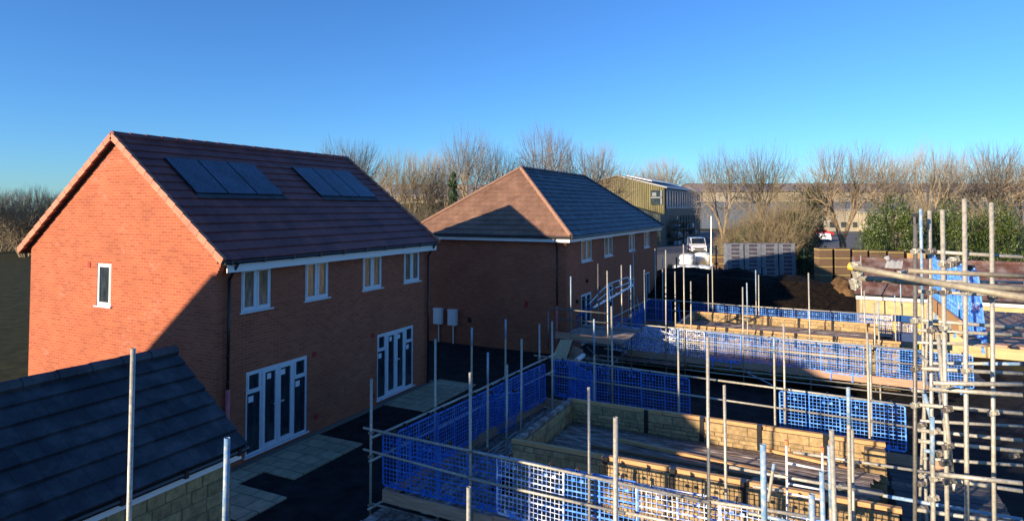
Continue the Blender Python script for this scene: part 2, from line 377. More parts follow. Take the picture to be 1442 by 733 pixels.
tilemat('tile_purple',(.23,.068,.058),(.155,.048,.045),1,ez,(rz-ez)/15,.3)
m=MB();slope(m,(-12.33,ye0,ez),(-12.33,ye1,ez),(-16.55,ye0,rz),(-16.55,ye1,rz),15)
slope(m,(-20.77,ye0,ez),(-20.77,ye1,ez),(-16.55,ye0,rz),(-16.55,ye1,rz),15)
r1=m.build('roof','tile_purple',h1)
m=MB();m.poly([(-12.36,ye0+.02,ez-.03),(-16.55,ye0+.02,rz-.04),(-20.74,ye0+.02,ez-.03),(-20.74,ye0+.02,ez-.1),(-16.55,ye0+.02,rz-.14),(-12.36,ye0+.02,ez-.1)],(0,ye1-ye0-.04,0));m.build('roof_deck','roof_felt',h1)
m=MB();capline(m,(-16.55,ye0,rz+.0),(-16.55,ye1,rz+.0),.11,.45);m.build('ridge_tiles','tile_purple',h1)
plain('verge_tile',(.50,.22,.14),(.38,.15,.10),3,.8,bump=.2)
for y in (ye0,ye1):
    m=MB();verge(m,(-12.33,y,ez-.02),(-16.55,y,rz-.02));verge(m,(-20.77,y,ez-.02),(-16.55,y,rz-.02));m.build('verge','verge_tile',h1)
m=MB();m.box(-12.685,-12.42,10.32,19.17,4.86,4.88);m.box(-12.44,-12.415,10.32,19.2,4.68,4.94);m.build('fascia','white_fascia',h1)
m=MB()
for i in range(7): m.box(-12.7+.0,-12.63+.045*i*0,10.27-.0,10.27+.0001,0,0.0001) if False else None
for i in range(5): m.box(-12.699,-12.66+.045*i,10.19+.0,10.32,4.52+.075*i,4.592+.075*i)
m.build('corbel','red_brick',h1)
gutter(h1,(-12.33,10.16,ez-.05),(-12.33,19.2,ez-.05),1)
downpipe(h1,-12.62,10.55,4.75,0,1.92,top=(-12.33,10.55,4.88))
downpipe(h1,-12.62,18.98,4.75,0,0,top=(-12.33,18.98,4.88))
for (y,z) in ((13.45,2.14),(16.0,2.2),(13.55,.4),(16.05,.3)):
    m=MB();m.box(-12.7,-12.69,y-.075,y+.075,z-.07,z+.07);m.build('air_vent','red_vent',h1)
m=MB();m.box(-17.68,-17.56,10.255,10.27,4.6,4.74);m.build('air_vent','red_vent',h1)
def solar(root,Y0,Y1,XT,XB):
    zt=rz-(rz-ez)/4.22*(XT+16.55);zb=rz-(rz-ez)/4.22*(XB+16.55);n=Vector((rz-ez,0,4.22)).normalized()
    W=(Y1-Y0)/3
    for i in range(3):
        a=Y0+i*W+.012;b=Y0+(i+1)*W-.012
        m=MB();P=[Vector((XB,a,zb)),Vector((XB,b,zb)),Vector((XT,b,zt)),Vector((XT,a,zt))];m.poly([p+n*.03 for p in P],n*.05)
        f=m.build('solar_panel','black_plastic',root)
        m=MB();c=sum(P,Vector())/4;m.poly([c+(p-c)*.975+n*.082 for p in P],n*.004);m.build('solar_glass','solar_glass',f)
    m=MB();s=(Vector((XB,0,zb))-Vector((XT,0,zt))).normalized()
    P=[Vector((XB,Y0,zb)),Vector((XB,Y1,zb)),Vector((XB,Y1,zb))+s*.17,Vector((XB,Y0,zb))+s*.17];m.poly([p+n*.04 for p in P],n*.012);m.build('panel_flashing','slate_floor',root)
solar(h1,10.98,13.93,-15.73,-14.42);solar(h1,15.48,18.3,-15.73,-14.42)
# ----- house 2 -----------------------------------------------------------
h2=thing('brick_house',(-13.5,33,0),'red brick house with hipped roof toned brown in sun, slate in shade, beside the scaffolding','house')
W2=[(26.86,28.3),(30.2,31.6),(34.64,35.9),(38.0,39.35)];D2=[(26.82,28.22,.12,2.3),(30.2,31.6,.12,2.3),(37.9,39.3,.12,2.22),(34.5,35.8,.12,2.2)]
solid_wall_house(h2,'red_brick',-17.3,-9.7,25,41.3,4.88,[(a,b,3.74,4.77) for a,b in W2]+D2,[])
for a,b in W2: window(h2,'x',-9.7,a,b,3.74,4.77,1,'two')
for a,b,c,d in D2: window(h2,'x',-9.7,a,b,c,d,1,'two','pane_dark')
e2=5.0;x0,x1,y0,y1=-17.65,-9.35,24.63,41.65;xr=-13.5;ya,yb=28.55,37.9
n2=15
tilemat('tile_lit',(.235,.135,.090),(.195,.11,.072),None,e2,(8.16-e2)/n2,.3)  # sunlit front slope: warm light put into the tile colour
tilemat('tile_unlit',(.040,.048,.062),(.030,.036,.048),None,e2,(8.16-e2)/n2,.3,frost=.25)  # unlit slopes of the same roof: shade in the colour, plus frost
plain('hip_tile',(.33,.19,.13),(.27,.15,.1),3,.8)
m=MB();slope(m,(x0,y0,e2),(x1,y0,e2),(xr,ya,8.16),(xr,ya,8.16),n2);m.build('roof_slope','tile_lit',h2)
m=MB();slope(m,(x1,y0,e2),(x1,y1,e2),(xr,ya,8.16),(xr,yb,8.16),n2)
slope(m,(x0,y0,e2),(x0,y1,e2),(xr,ya,8.16),(xr,yb,8.16),n2);slope(m,(x0,y1,e2),(x1,y1,e2),(xr,yb,8.16),(xr,yb,8.16),n2);m.build('roof_slope','tile_unlit',h2)
m=MB()
for p in ((x0,y0),(x1,y0)): capline(m,(*p,e2+.03),(xr,ya,8.18),.09,.33)
m.build('hip_tiles','hip_tile',h2)
m=MB();capline(m,(xr,ya,8.18),(xr,yb,8.18),.1,.45)
for p in ((x0,y1),(x1,y1)): capline(m,(*p,e2+.03),(xr,yb,8.18),.09,.33)
m.build('ridge_tiles','tile_unlit',h2)
m=MB();fx0,fx1,fy0,fy1=x0+.09,x1-.09,y0+.09,y1-.09
m.box(fx0,fx1,fy0,fy1,4.86,4.885);m.box(fx0,fx1,fy0-.002,fy0+.02,4.74,4.96);m.box(fx1-.02,fx1+.002,fy0+.021,fy1,4.74,4.96);m.build('fascia','white_fascia',h2)
m=MB();m.tube((x0,y0,e2-.06),(x1,y0,e2-.06),.055);m.tube((x1,y0,e2-.06),(x1,y1,e2-.06),.055);m.build('gutter','black_plastic',h2)
downpipe(h2,-10.1,24.93,4.75,0,2.05,top=(-10.1,24.66,4.9))
for (x,z,w,mt) in ((-14.38,1.12,.09,'black_plastic'),(-11.55,2.02,.08,'red_vent'),(-14.2,-.5,0,'red_vent')):
    if w: m=MB();m.box(x-w,x+w,24.985,25,z-.11,z+.11);m.build('air_vent',mt,h2)
for (y,z) in ((27.55,2.85),(26.2,2.1),(29.2,2.35)):
    m=MB();m.tube((-9.7,y,z),(-9.6,y,z+.01),.08,8);m.build('flue_outlet','black_plastic',h2)
for (y,z) in ((28.75,2.2),(33,2.3),(36.3,2.4)):
    m=MB();m.box(-9.7,-9.69,y-.08,y+.08,z-.08,z+.08);m.build('air_vent','red_vent',h2)
for i,x in enumerate((-16.0,-15.22)):
    m=MB();m.box(x-.21,x+.21,24.80,25,.84,1.53);m.box(x-.23,x+.23,24.79,25,1.50,1.55);m.box(x-.13,x+.13,24.79,24.8,.88,1.46)
    t=thing('meter_box',(x,24.99,.84),['white meter box left of its twin on the brick wall','white meter box on the brick wall nearer the black vent'][i],'meter box','white meter boxes on the brick wall')
    m.build('cabinet','meter_white',t);m=MB();m.tube((x-.0,24.95,0),(x,24.95,.84),.03);m.build('conduit','meter_white',t)
# ----- house 0: unseen behind the camera, silhouette shaped to throw the shade on the left --------------------
shade_house=thing('brick_house',(-17.6,-6,0),'unseen red brick house behind the viewer, shaped for the shade it throws','house')
prof=[(-23.6,0),(-23.6,5.3),(-20.1,8.3),(-15.0,8.3),(-13.2,6.8),(-13.2,0)]
m=MB();m.poly([(x,-7.5,z) for x,z in prof],(0,3.5,0));m.build('wall','red_brick',shade_house)
m=MB()
for (xa,za),(xb,zb) in zip(prof[1:],prof[2:5]): m.poly([(xa,-7.6,za+.02),(xb,-7.6,zb+.02),(xb,-7.6,zb+.1),(xa,-7.6,za+.1)],(0,3.7,0))
m.build('roof','tile_purple',shade_house)
# ----- stone block walls -------------------------------------------------
def blocks(m,p0,p1,z0,z1,out,rnd,th=.05):
    """coursed stone blocks standing proud of a core wall; out = outward unit normal"""
    p0=Vector(p0);p1=Vector(p1);d=(p1-p0);L=d.length;d.normalize();out=Vector(out);z=z0
    while z<z1-.04:
        h=min(rnd.choice((.09,.2,.2,.14)),z1-z)
        if z1-z-h<.05:h=z1-z
        s=0
        while s<L-.01:
            l=min(rnd.uniform(.2,.44)*(1.25 if h>.12 else 1),L-s)
            if L-s-l<.08:l=L-s
            a=s+.006;b=s+l-.006;c=z+.005;e=z+h-.005;k=.008;o=rnd.uniform(.006,.018);m.b=rnd.random()
            q=[p0+d*a+Vector((0,0,c)),p0+d*b+Vector((0,0,c)),p0+d*b+Vector((0,0,e)),p0+d*a+Vector((0,0,e))]
            q=[Vector((v.x,v.y,v.z)) for v in q]
            q2=[p0+d*(a+k)+Vector((0,0,c+k))+out*o,p0+d*(b-k)+Vector((0,0,c+k))+out*o,p0+d*(b-k)+Vector((0,0,e-k))+out*o,p0+d*(a+k)+Vector((0,0,e-k))+out*o]
            ce=sum(q2,Vector())/4+out*rnd.uniform(0,.012)
            m.add(q+q2+[ce],[(0,1,5,4),(1,2,6,5),(2,3,7,6),(3,0,4,7),(4,5,8),(5,6,8),(6,7,8),(7,4,8)])
            s+=l
        z+=h
def stone_run(root,x0,x1,y0,y1,z0,z1,faces,name='stone_wall'):
    rnd=random.Random(int(x0*7+y0*13+100));m=MB();m.m=1;m.box(x0,x1,y0,y1,z0,z1);m.m=0
    for f in faces:
        if f=='-y': blocks(m,(x0,y0,0),(x1,y0,0),z0,z1,(0,-1,0),rnd)
        if f=='+y': blocks(m,(x0,y1,0),(x1,y1,0),z0,z1,(0,1,0),rnd)
        if f=='-x': blocks(m,(x0,y0,0),(x0,y1,0),z0,z1,(-1,0,0),rnd)
        if f=='+x': blocks(m,(x1,y0,0),(x1,y1,0),z0,z1,(1,0,0),rnd)
    return m.build(name,['stone','stone_mortar'],root)
# ----- garage front left ------------------------------------------------
ga=thing('stone_garage',(-10.3,4,0),'low stone garage with dark slate tiled roof at the lower left','garage')
stone_run(ga,-8.88,-8.72,.5,7.38,0,2.2,['+x','+y'])
stone_run(ga,-11.9,-11.74,.5,7.38,0,2.2,['-x']);stone_run(ga,-11.74,-8.88,7.22,7.38,0,2.2,['+y'])
m=MB();m.add([(-11.9,7.36,2.2),(-8.72,7.36,2.2),(-10.3,7.36,3.5)],[(0,1,2)]);m.build('gable_wall','stone_mortar',ga)
tilemat('tile_garage',(.020,.022,.028),(.032,.034,.042),1,2.33,(3.66-2.33)/7,.3,.5,frost=.12)
m=MB()
slope(m,(-8.5,.3,2.33),(-8.5,7.5,2.33),(-10.3,.3,3.66),(-10.3,7.5,3.66),7,.04);slope(m,(-12.1,.3,2.33),(-12.1,7.5,2.33),(-10.3,.3,3.66),(-10.3,7.5,3.66),7,.04);m.build('roof','tile_garage',ga)
m=MB();m.poly([(-8.52,7.49,2.31),(-10.3,7.49,3.63),(-12.08,7.49,2.31),(-12.08,7.49,2.24),(-10.3,7.49,3.54),(-8.52,7.49,2.24)],(0,-7.1,0));m.build('roof_deck','roof_felt',ga)
m=MB();capline(m,(-10.3,.3,3.67),(-10.3,7.5,3.67),.11,.45);m.build('ridge_tiles','tile_garage',ga)
m=MB();m.box(-8.62,-8.59,.5,7.47,2.1,2.29);m.box(-8.72,-8.6,.5,7.42,2.1,2.12);m.build('fascia','white_fascia',ga)
gutter(ga,(-8.5,.5,2.27),(-8.5,7.52,2.27),1)
# ----- garage E (behind scaffold, right) -----------------------------------
ge=thing('stone_garage',(4.7,33.8,0),'honey stone garage with brown tiled roof behind the far scaffold','garage')
m=MB();m.box(1.45,8,32.2,32.4,0,2.25);m.box(1.45,1.65,32.4,35.4,0,2.25);m.box(1.65,8,35.2,35.4,0,2.25);m.add([(1.46,32.2,2.25),(1.46,35.4,2.25),(1.46,33.8,3.5)],[(0,1,2)]);m.build('wall','stone_far',ge)
tilemat('tile_garage_brown',(.13,.065,.05),(.10,.05,.042),0,2.38,(3.78-2.38)/8,.3,frost=.35)
m=MB();slope(m,(1.25,32.0,2.38),(8.2,32.0,2.38),(1.25,33.8,3.78),(8.2,33.8,3.78),8);slope(m,(1.25,35.6,2.38),(8.2,35.6,2.38),(1.25,33.8,3.78),(8.2,33.8,3.78),8);capline(m,(1.25,33.8,3.8),(8.2,33.8,3.8),.1,.45);m.build('roof','tile_garage_brown',ge)
m=MB();m.box(1.3,8.1,32.06,32.09,2.16,2.34);m.box(1.3,8.1,32.06,32.2,2.15,2.165);m.build('fascia','white_fascia',ge)
m=MB();m.tube((1.25,32,2.35),(8.2,32,2.35),.05);m.build('gutter','black_plastic',ge)
# ---------------------------------------------------------------- half built garages with wall plates
def half_garage(x0,x1,y0,y1,zf,zt,label,xr0,org):
    t=thing('unfinished_garage',org,label,'building','half built stone garages')
    T=.14;zw=zt-.075
    stone_run(t,x0,xr0,y0,y0+T,0,zw,['-y','+y']);stone_run(t,x0,x1,y1-T,y1,0,zw,['-y','+y']);stone_run(t,x0,x0+T,y0+T,y1-T,0,zw,['-x','+x'])
    stone_run(t,xr0-.35,xr0,y0+T,y0+T+.22,0,zw-.02,['+x','+y'],'pier');stone_run(t,x1-.35,x1,y1-T-.22,y1-T,0,zw-.02,['+x','-y'],'pier')
    rnd=random.Random(5)
    def plate(a,b,nm='wall_plate'):
        a=Vector(a);b=Vector(b);n=max(1,round((b-a).length/2.2))
        for i in range(n):
            m=MB();o=Vector((0,rnd.uniform(-.01,.01),rnd.uniform(-.004,.004)));m.bar(a.lerp(b,i/n)+o,a.lerp(b,(i+.995)/n)+o,.1,.07);m.build(nm,'pine',t)
    plate((x0-.03,y0+.07,zt-.035),(xr0+.05,y0+.07,zt-.035));plate((x0+.1,y1-.07,zt-.035),(x1+.03,y1-.07,zt-.035));
    m=MB();m.bar((x0+.07,y0+.13,zt-.033),(x0+.07,y1-.02,zt-.033),.11,.07);m.build('wall_plate','frost_board',t)
    x=x0+1.9
    while x<x1-.3:
        for (yy,s) in ((y0,-1),(y1-T,-1)):
            if x>xr0-.2 and yy==y0: continue
            m=MB();m.box(x-.045,x+.045,yy-.03,yy-.025,zt-.5,zt+.002);m.box(x-.045,x+.045,yy-.03,yy+.13,zt+.001,zt+.005);m.build('tie_strap','black_plastic',t)
        x+=rnd.uniform(1.1,1.35)
    y=y0+T+.02;k=0
    while y<y1-T-.2:
        m=MB();m.box(x0+T+.02+rnd.uniform(0,.05),x1-.1-rnd.uniform(0,.3),y,y+.206,zf-.04,zf+rnd.uniform(-.004,.006));m.build('floor_board','frost_board' if rnd.random()<.75 else 'frost_board_dark',t);y+=.228
    return t
gB=half_garage(-5.52,1.02,11.27,14.4,1.16,1.65,'nearest roofless stone garage with timber wall plates inside the near scaffold',.98,(-2.3,12.8,0))
gC=half_garage(-5.2,1.9,25.15,28.7,1.3,1.65,'farther roofless stone garage with timber wall plates inside the far scaffold',2.3,(-1.7,26.9,0))
# loose timbers on the floor of the near garage
TB=[((872,617),(1196,687),.06,'pine','long bright timber nearest the middle of the near garage floor'),((832,624),(1120,678),.05,'pine_dark','dark brown timber lying in front of the long bright timber'),
((1064,626),(1165,649),.05,'pine','short reddish timber near the back wall of the near garage'),((1080,628),(1200,656),.045,'pine_dark','thin timber beside the short reddish one at the back wall'),
((943,652),(1010,664),.05,'frost_board_dark','frosted grey offcut near the front wall of the near garage')]
for (a,b,w,mt,lb) in TB:
    p=atz(*a,1.23);q=atz(*b,1.23);q.y=p.y+(q.y-p.y)*1.0
    p.z=q.z=1.168+w/2+.004
    m=MB();m.bar(p,q,.1,w);tag(m.build('loose_timber',mt,org=(p+q)/2-Vector((0,0,w/2))),lb,'timber','loose timbers on the near garage floor')
p=atz(1070,682,1.2);m=MB()
m.poly([p+Vector((-.16,-.08,0)),p+Vector((.16,-.06,0)),p+Vector((.1,.12,0)),p+Vector((-.1,.1,0))],(0,0,.09));tag(m.build('plastic_tub','green_steel',org=p),'small green plastic tub on the near garage floor by the front wall','tub')
# ---------------------------------------------------------------- scaffolds
TR=.0242
def coupler(p,t,mat='coupler_steel',s=1):
    s*=.8;m=MB();p=Vector(p);m.tube(p-Vector((0,0,.03*s)),p+Vector((0,0,.03*s)),.04*s,8);m.bar(p+Vector((-.05*s,-.03*s,-.02*s)),p+Vector((.06*s,.02*s,.01*s)),.05*s,.06*s);m.tube(p+Vector((.02*s,-.05*s,.0)),p+Vector((.02*s,.06*s,.0)),.013*s,6)
    m.build('coupler',mat,t)
def tubep(t,name,p0,p1,r=TR,mat='galv',blue=0,hollow=True,n=10):
    p0=Vector(p0);p1=Vector(p1);m=MB()
    if blue:
        q=p1.lerp(p0,blue);m.tube(p0,q,r,n,caps=False);m.m=1;m.tube(q,p1,r*1.001,n,hollow=True);m.m=0
    else: m.tube(p0,p1,r,n,hollow=hollow)
    return m.build(name,[mat,'blue_paint_sheen'],t,True)
def smooth_all(): pass
def lean(rnd,z): return Vector((rnd.uniform(-.006,.006)*z,rnd.uniform(-.006,.006)*z,0))
rnd=random.Random(11)
def upright(t,x,yt,plane,val,blue=0,z0=0,mat='galv',coup=()):
    top=(atY if plane=='y' else atX)(x,yt,val);b=Vector((top.x,top.y,z0))+lean(rnd,top.z)
    tubep(t,'upright_pole',b,top,blue=blue,mat=mat)
    for z in coup: coupler(b.lerp(top,(z-z0)/(top.z-z0)),t)
    return top
# near scaffold B
sB=thing('scaffold',(-3,12.5,0),'near scaffold wrapped round the nearest roofless garage with frosted deck','scaffold','tube scaffolds on the building site')
def railz(X): return 9.66
for (x,yt,bl) in ((523,533,0),(662,524,0),(829,545,0),(996.5,474,0)): upright(sB,x,yt,'y',9.6,bl,coup=(2.0,1.56,.66))
for (x,yt,bl) in ((613,477,0),(664.5,461,.12),(712,449,.15)): upright(sB,x,yt,'x',{613:-7.45,664.5:-7.3,712:-7.2}[x],bl,mat='galv',coup=(1.95,1.5,.66))
for (x,yt,bl) in ((759.5,456,0),(861,431,0),(1103.5,456,0),(1225.5,485,.2)): upright(sB,x,yt,'y',16.3 if x<900 else 16.0,bl,coup=(2.0,1.56,.66))
for (x,yt,bl,X) in ((687,496,.2,-6.25),(714,513,0,-6.2),(734.5,477,0,-6.2),(777.5,452,0,-6.1)): upright(sB,x,yt,'x',X,bl)
for (x,yt,bl) in ((836.5,449,.25),(955,462,.15),(1090,474,.1),(1221,467,0)): upright(sB,x,yt,'y',14.85,bl)
for (x,yt,bl) in ((1020,542,0),(1200,604,0)): upright(sB,x,yt,'y',10.75,bl)
tubep(sB,'guard_rail',atz(512,602,2),atz(1000,707,2));tubep(sB,'guard_rail',atz(995,705,2),atz(1162,730,2));tubep(sB,'guard_rail',atz(1054,722,2.0),atz(1112,734,2.0),blue=.6)
tubep(sB,'guard_rail',atz(512,632,1.55),atz(700,682,1.55));tubep(sB,'guard_rail',atz(660,673,1.56),atz(880,722,1.56));tubep(sB,'guard_rail',atz(870,719,1.56),atz(1010,748,1.56))
tubep(sB,'guard_rail',atz(523,616,1.95),atz(700,537,1.95));tubep(sB,'guard_rail',atz(690,541,1.95),atz(783,497.5,1.95))
tubep(sB,'guard_rail',(-7.6,9.5,1.5),(-7.0,17.1,1.5))
tubep(sB,'guard_rail',atz(752,500,2),atz(1010,535,2));tubep(sB,'guard_rail',atz(1000,533.6,2.0),atz(1296,572.5,2))
tubep(sB,'guard_rail',(-6.9,16.4,1.55),(1.9,15.9,1.55))
# ledgers below the deck + transoms + feet
for z in (.62,): 
    tubep(sB,'ledger',(-7.7,9.72,z),(2.6,9.6,z));tubep(sB,'ledger',(-7.0,16.45,z),(2.4,16.0,z));tubep(sB,'ledger',(-7.62,9.5,z),(-7.02,17,z));tubep(sB,'ledger',(-6.3,9.3,z),(-6.1,16.8,z))
    tubep(sB,'ledger',(-7.5,10.75,z),(2.4,10.7,z))
def boards(t,x0,x1,y0,y1,z,ax,mat=('frost_board','frost_board_dark'),p=.8,nm='deck_board',over=.05):
    w=.232
    if ax=='x':
        y=y0
        while y<y1-.1:
            m=MB();o=rnd.uniform(0,over);m.box(x0-o,x1+rnd.uniform(0,over),y+.006,y+.218,z-.038,z+rnd.uniform(-.004,.004));m.build(nm,mat[0] if rnd.random()<p else mat[1],t);y+=w
    else:
        x=x0
        while x<x1-.1:
            m=MB();m.box(x+.006,x+.218,y0-rnd.uniform(0,over),y1+rnd.uniform(0,over),z-.038,z+rnd.uniform(-.004,.004));m.build(nm,mat[0] if rnd.random()<p else mat[1],t);x+=w
boards(sB,-7.3,-5.9,9.75,16.1,.73,'y',('frost_board_long','frost_board_dark'))
boards(sB,-5.9,1.2,9.8,10.95,.735,'x');boards(sB,-5.9,1.1,14.65,15.85,.735,'x')
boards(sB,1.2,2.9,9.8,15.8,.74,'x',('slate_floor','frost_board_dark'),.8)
boards(sB,-7.35,-3.3,9.05,9.55,.70,'y',('frost_board_dark','frost_board'),.8,'outrigger_board')
m=MB();m.bar((-7.4,9.02,.66),(-3.2,9.0,.66),.03,.045);m.build('board_edge_clip','blue_paint_sheen',sB)
for (a,b) in (((-7.42,9.68),(-5.1,9.66)),((-5.12,9.7),(-1.2,9.6)),((-1.25,9.64),(2.6,9.6))):
    m=MB();m.bar((*a,.85),(*b,.85),.038,.225);m.build('toe_board','toe_timber',sB)
for (a,b) in (((-7.42,9.72),(-7.2,12.9)),((-7.19,12.9),(-6.93,16.3))):
    m=MB();m.bar((*a,.85),(*b,.85),.038,.225);m.build('toe_board','toe_timber',sB)
for (a,b) in (((-6.9,16.22),(-3,16.08)),((-3,16.06),(2.3,15.85))):
    m=MB();m.bar((*a,.85),(*b,.85),.038,.225);m.build('toe_board','toe_timber',sB)
tubep(sB,'brace_pole',atY(1082,704,9.9),atY(1090,652,9.9),blue=.2)
# small ladder-like frame with orange capped poles
for (x,yt) in ((1107.5,626),(1158,636)):
    tp=atY(x,yt,10.4);b=Vector((tp.x,tp.y,.73));tubep(sB,'upright_pole',b,tp,.017,'white_paint');m=MB();m.tube(tp-Vector((0,0,.0)),tp+Vector((0,0,.07)),.03,8);m.build('pole_cap','orange_cap',sB)
for (y1,y2) in ((651,661),(680,689),(694,703)): tubep(sB,'cross_tube',atY(1108,y1,10.4),atY(1158,y2,10.4),.016,'white_paint')
# far scaffold C
sC=thing('scaffold',(-2,27,0),'far scaffold round the farther roofless garage next to the hip roofed house','scaffold','tube scaffolds on the building site')
for (x,yt,bl) in ((875,373,0),(937.5,352,0),(962.5,344,0),(1045.8,404,0),(1138.5,384,0),(1236.5,423,.3)): upright(sC,x,yt,'y',23.5,bl,coup=(1.8,1.33,.55))
for (x,yt,bl) in ((888,373,.1),(907.5,380,0),(950.5,382,0),(972.8,396,0),(1051.7,398,.4),(1231,426,0)): upright(sC,x,yt,'y',24.7,bl)
for (x,yt,bl) in ((891.5,349,0),(922.2,350,0),(933,364,0),(1003,371,.05),(1064.2,380,.4),(1212,359.5,0),(1268,398,.3)): upright(sC,x,yt,'y',30.3,bl,coup=(1.8,))
for (x,yt,bl) in ((997,385.5,0),(1068.3,386.6,0),(1217,409,0),(1260,415.6,.1)): upright(sC,x,yt,'y',29.1,bl)
FR=lambda x,y,z=1.8: atz(x,y,z)
tubep(sC,'guard_rail',FR(854,452.5),FR(1085,474.2));tubep(sC,'guard_rail',FR(1075,473.3),FR(1300,493))
tubep(sC,'guard_rail',(-7.6,23.66,1.33),(-1.6,23.45,1.33));tubep(sC,'guard_rail',(-1.7,23.44,1.34),(3,23.25,1.34))
tubep(sC,'guard_rail',FR(872,417),FR(1040,430));tubep(sC,'guard_rail',FR(1035,429.6),FR(1255,443.5))
tubep(sC,'guard_rail',(-8.2,30.5,1.33),(3,30.2,1.33))
tubep(sC,'guard_rail',(-8.2,30.6,1.8),(-7.0,26.6,1.8));tubep(sC,'guard_rail',(-7.6,24.0,1.8),(-7.5,30.4,1.8))
for y in (23.5,24.7,29.1,30.3): tubep(sC,'ledger',(-8,y+.1,.5),(3,y-.1,.5))
tubep(sC,'ledger',(-8.3,23.42,-.0+.38),(3,23.2,.38))
boards(sC,-6.9,2.6,23.6,24.95,.62,'x');boards(sC,-7.9,2.6,28.9,30.2,.62,'x');boards(sC,-7.4,-5.45,25.0,28.9,.62,'y')
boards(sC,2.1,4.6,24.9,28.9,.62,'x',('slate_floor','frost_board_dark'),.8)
for (a,b) in (((-6.7,23.56),(-2.5,23.5)),((-2.5,23.48),(2.9,23.3)),((-8,30.3),(-2,30.25)),((-2,30.23),(2.8,30.15))):
    m=MB();m.bar((*a,.72),(*b,.72),.04,.24);m.build('toe_board','toe_timber',sC)
for k in range(6):
    m=MB();y=22.98;x=-7.0+k*.42;m.box(x,x+.4,y,y+.52,.54,.58);m.build('outrigger_board','frost_board_dark',sC)
tubep(sC,'brace_pole',(-2.4,23.4,.5),(-.9,23.0,-.0),.022,'blue_paint_sheen')
# raised landing D beside the hip roofed house with stair
sD=thing('scaffold',(-7.2,21.2,0),'small raised scaffold landing with stair in front of the house door','scaffold','tube scaffolds on the building site')
Yd=20.4
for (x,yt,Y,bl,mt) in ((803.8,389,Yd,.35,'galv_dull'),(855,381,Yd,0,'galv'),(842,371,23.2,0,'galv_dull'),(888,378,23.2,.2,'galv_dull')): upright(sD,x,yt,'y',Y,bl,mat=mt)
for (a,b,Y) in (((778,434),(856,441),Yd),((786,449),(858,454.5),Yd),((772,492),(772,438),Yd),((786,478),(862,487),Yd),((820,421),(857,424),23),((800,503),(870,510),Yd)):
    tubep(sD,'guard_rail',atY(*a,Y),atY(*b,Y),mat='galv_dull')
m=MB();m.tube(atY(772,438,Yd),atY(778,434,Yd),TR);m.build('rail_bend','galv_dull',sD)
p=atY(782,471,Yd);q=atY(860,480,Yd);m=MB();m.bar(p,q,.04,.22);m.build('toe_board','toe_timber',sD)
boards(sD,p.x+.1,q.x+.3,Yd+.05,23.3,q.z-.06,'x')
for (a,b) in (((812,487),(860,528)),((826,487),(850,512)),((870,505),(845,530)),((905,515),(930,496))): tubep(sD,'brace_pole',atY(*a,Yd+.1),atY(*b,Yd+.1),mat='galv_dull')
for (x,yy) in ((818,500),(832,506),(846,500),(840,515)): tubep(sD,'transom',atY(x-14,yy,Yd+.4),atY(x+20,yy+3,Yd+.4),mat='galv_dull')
st=thing('stairway',(-7,22,0),'blue and yellow painted site stair rising above the raised landing','stairs')
Ys=21.6
def pt(x,y,o=0): return atY(x,y,Ys+o)
for o in (0,.7):
    m=MB();m.bar(pt(812,446,o),pt(894,400,o),.03,.06);m.build('stringer',['stair_blue','yellow_paint'][o>0 and 1 or 0],st)
    m=MB()
    L=[pt(813,461,o),pt(812,446,o),pt(856,400,o),pt(884,390,o),pt(890,397,o),pt(890,404,o)] if o==0 else [pt(820,440,o),pt(862,407,o),pt(888,397,o)]
    for a,b in zip(L,L[1:]): m.tube(a,b,.017,8)
    for (xa,ya,xb,yb) in ((822,440,824,452),(857,400,860,424),(872,394,877,412)): m.tube(pt(xa,ya,o),pt(xb,yb,o),.018,6)
    m.build('handrail','stair_blue',st)
for i in range(9):
    f=(i+.5)/9;a=pt(812+82*f,446-46*f,0);b=pt(812+82*f,446-46*f,.7);m=MB();m.bar(a,b,.2,.025);m.build('tread','galv_dull',st)
# boards and pipe
p=[atY(789,478,20.0),atY(806,478,20.1),atY(797,507,19.6),atY(775,507,19.5)]
m=MB();m.poly(p,(0,.02,0));tag(m.build('plywood_sheet','plywood',org=p[3]),'tan plywood sheet leaning under the raised landing','board')
p=[atY(806,486,20.3),atY(821,492,20.3),atY(816,514,20.2),atY(797,514,20.2)]
m=MB();m.poly(p,(0,.02,0));tag(m.build('plywood_sheet','toe_timber',org=p[3]),'brown board standing in the dark beside the tan plywood sheet','board')
a,b=atY(812,507,19.0),atY(832,492,21.0);d=(b-a);b=a+d.normalized()*.9
m=MB();m.tube(a,b,.075,14,hollow=False);t=m.build('drain_pipe','white_fascia',org=a);tag(t,'short white pipe with orange inside sticking out by the far scaffold corner','pipe')
m=MB();m.tube(a-d.normalized()*.006,a,.06,12);m.build('pipe_mouth','orange_cap',t)
# camera-side scaffold (front)
sF=thing('scaffold',(1,5,0),'scaffold closest to the viewer with tall poles rising along the bottom edge','scaffold','tube scaffolds on the building site')
def nearpole(x0,y0,x1,y1,d,mat='galv',blue=0,r=TR):
    top=atd(x0,y0,d);q=atd(x1,y1,d);dr=(q-top);dr=dr/abs(dr.z);b=top+dr*top.z
    b=Vector((top.x+(b.x-top.x)*.5,top.y+(b.y-top.y)*.2,0));tubep(sF,'upright_pole',b,top,r,mat,blue,n=14)
for a in ((187.5,490,184,733,6.3,'galv',0),(320,616,317,733,5.3,'galv',.25),(660,685,660,733,7.0,'galv',0),(867,587,867,733,6.1,'galv',0),(1074.5,625,1077,733,5.0,'galv',.2),(1143,695,1144,733,5.2,'galv',.3),(1157,663,1160,733,6.4,'galv',.5),(1171,605,1177.5,733,6.4,'galv',0),(1168,627,1172,733,7.2,'galv',.2),(1194.5,545,1196.5,733,8.1,'galv',.12)):
    nearpole(*a)
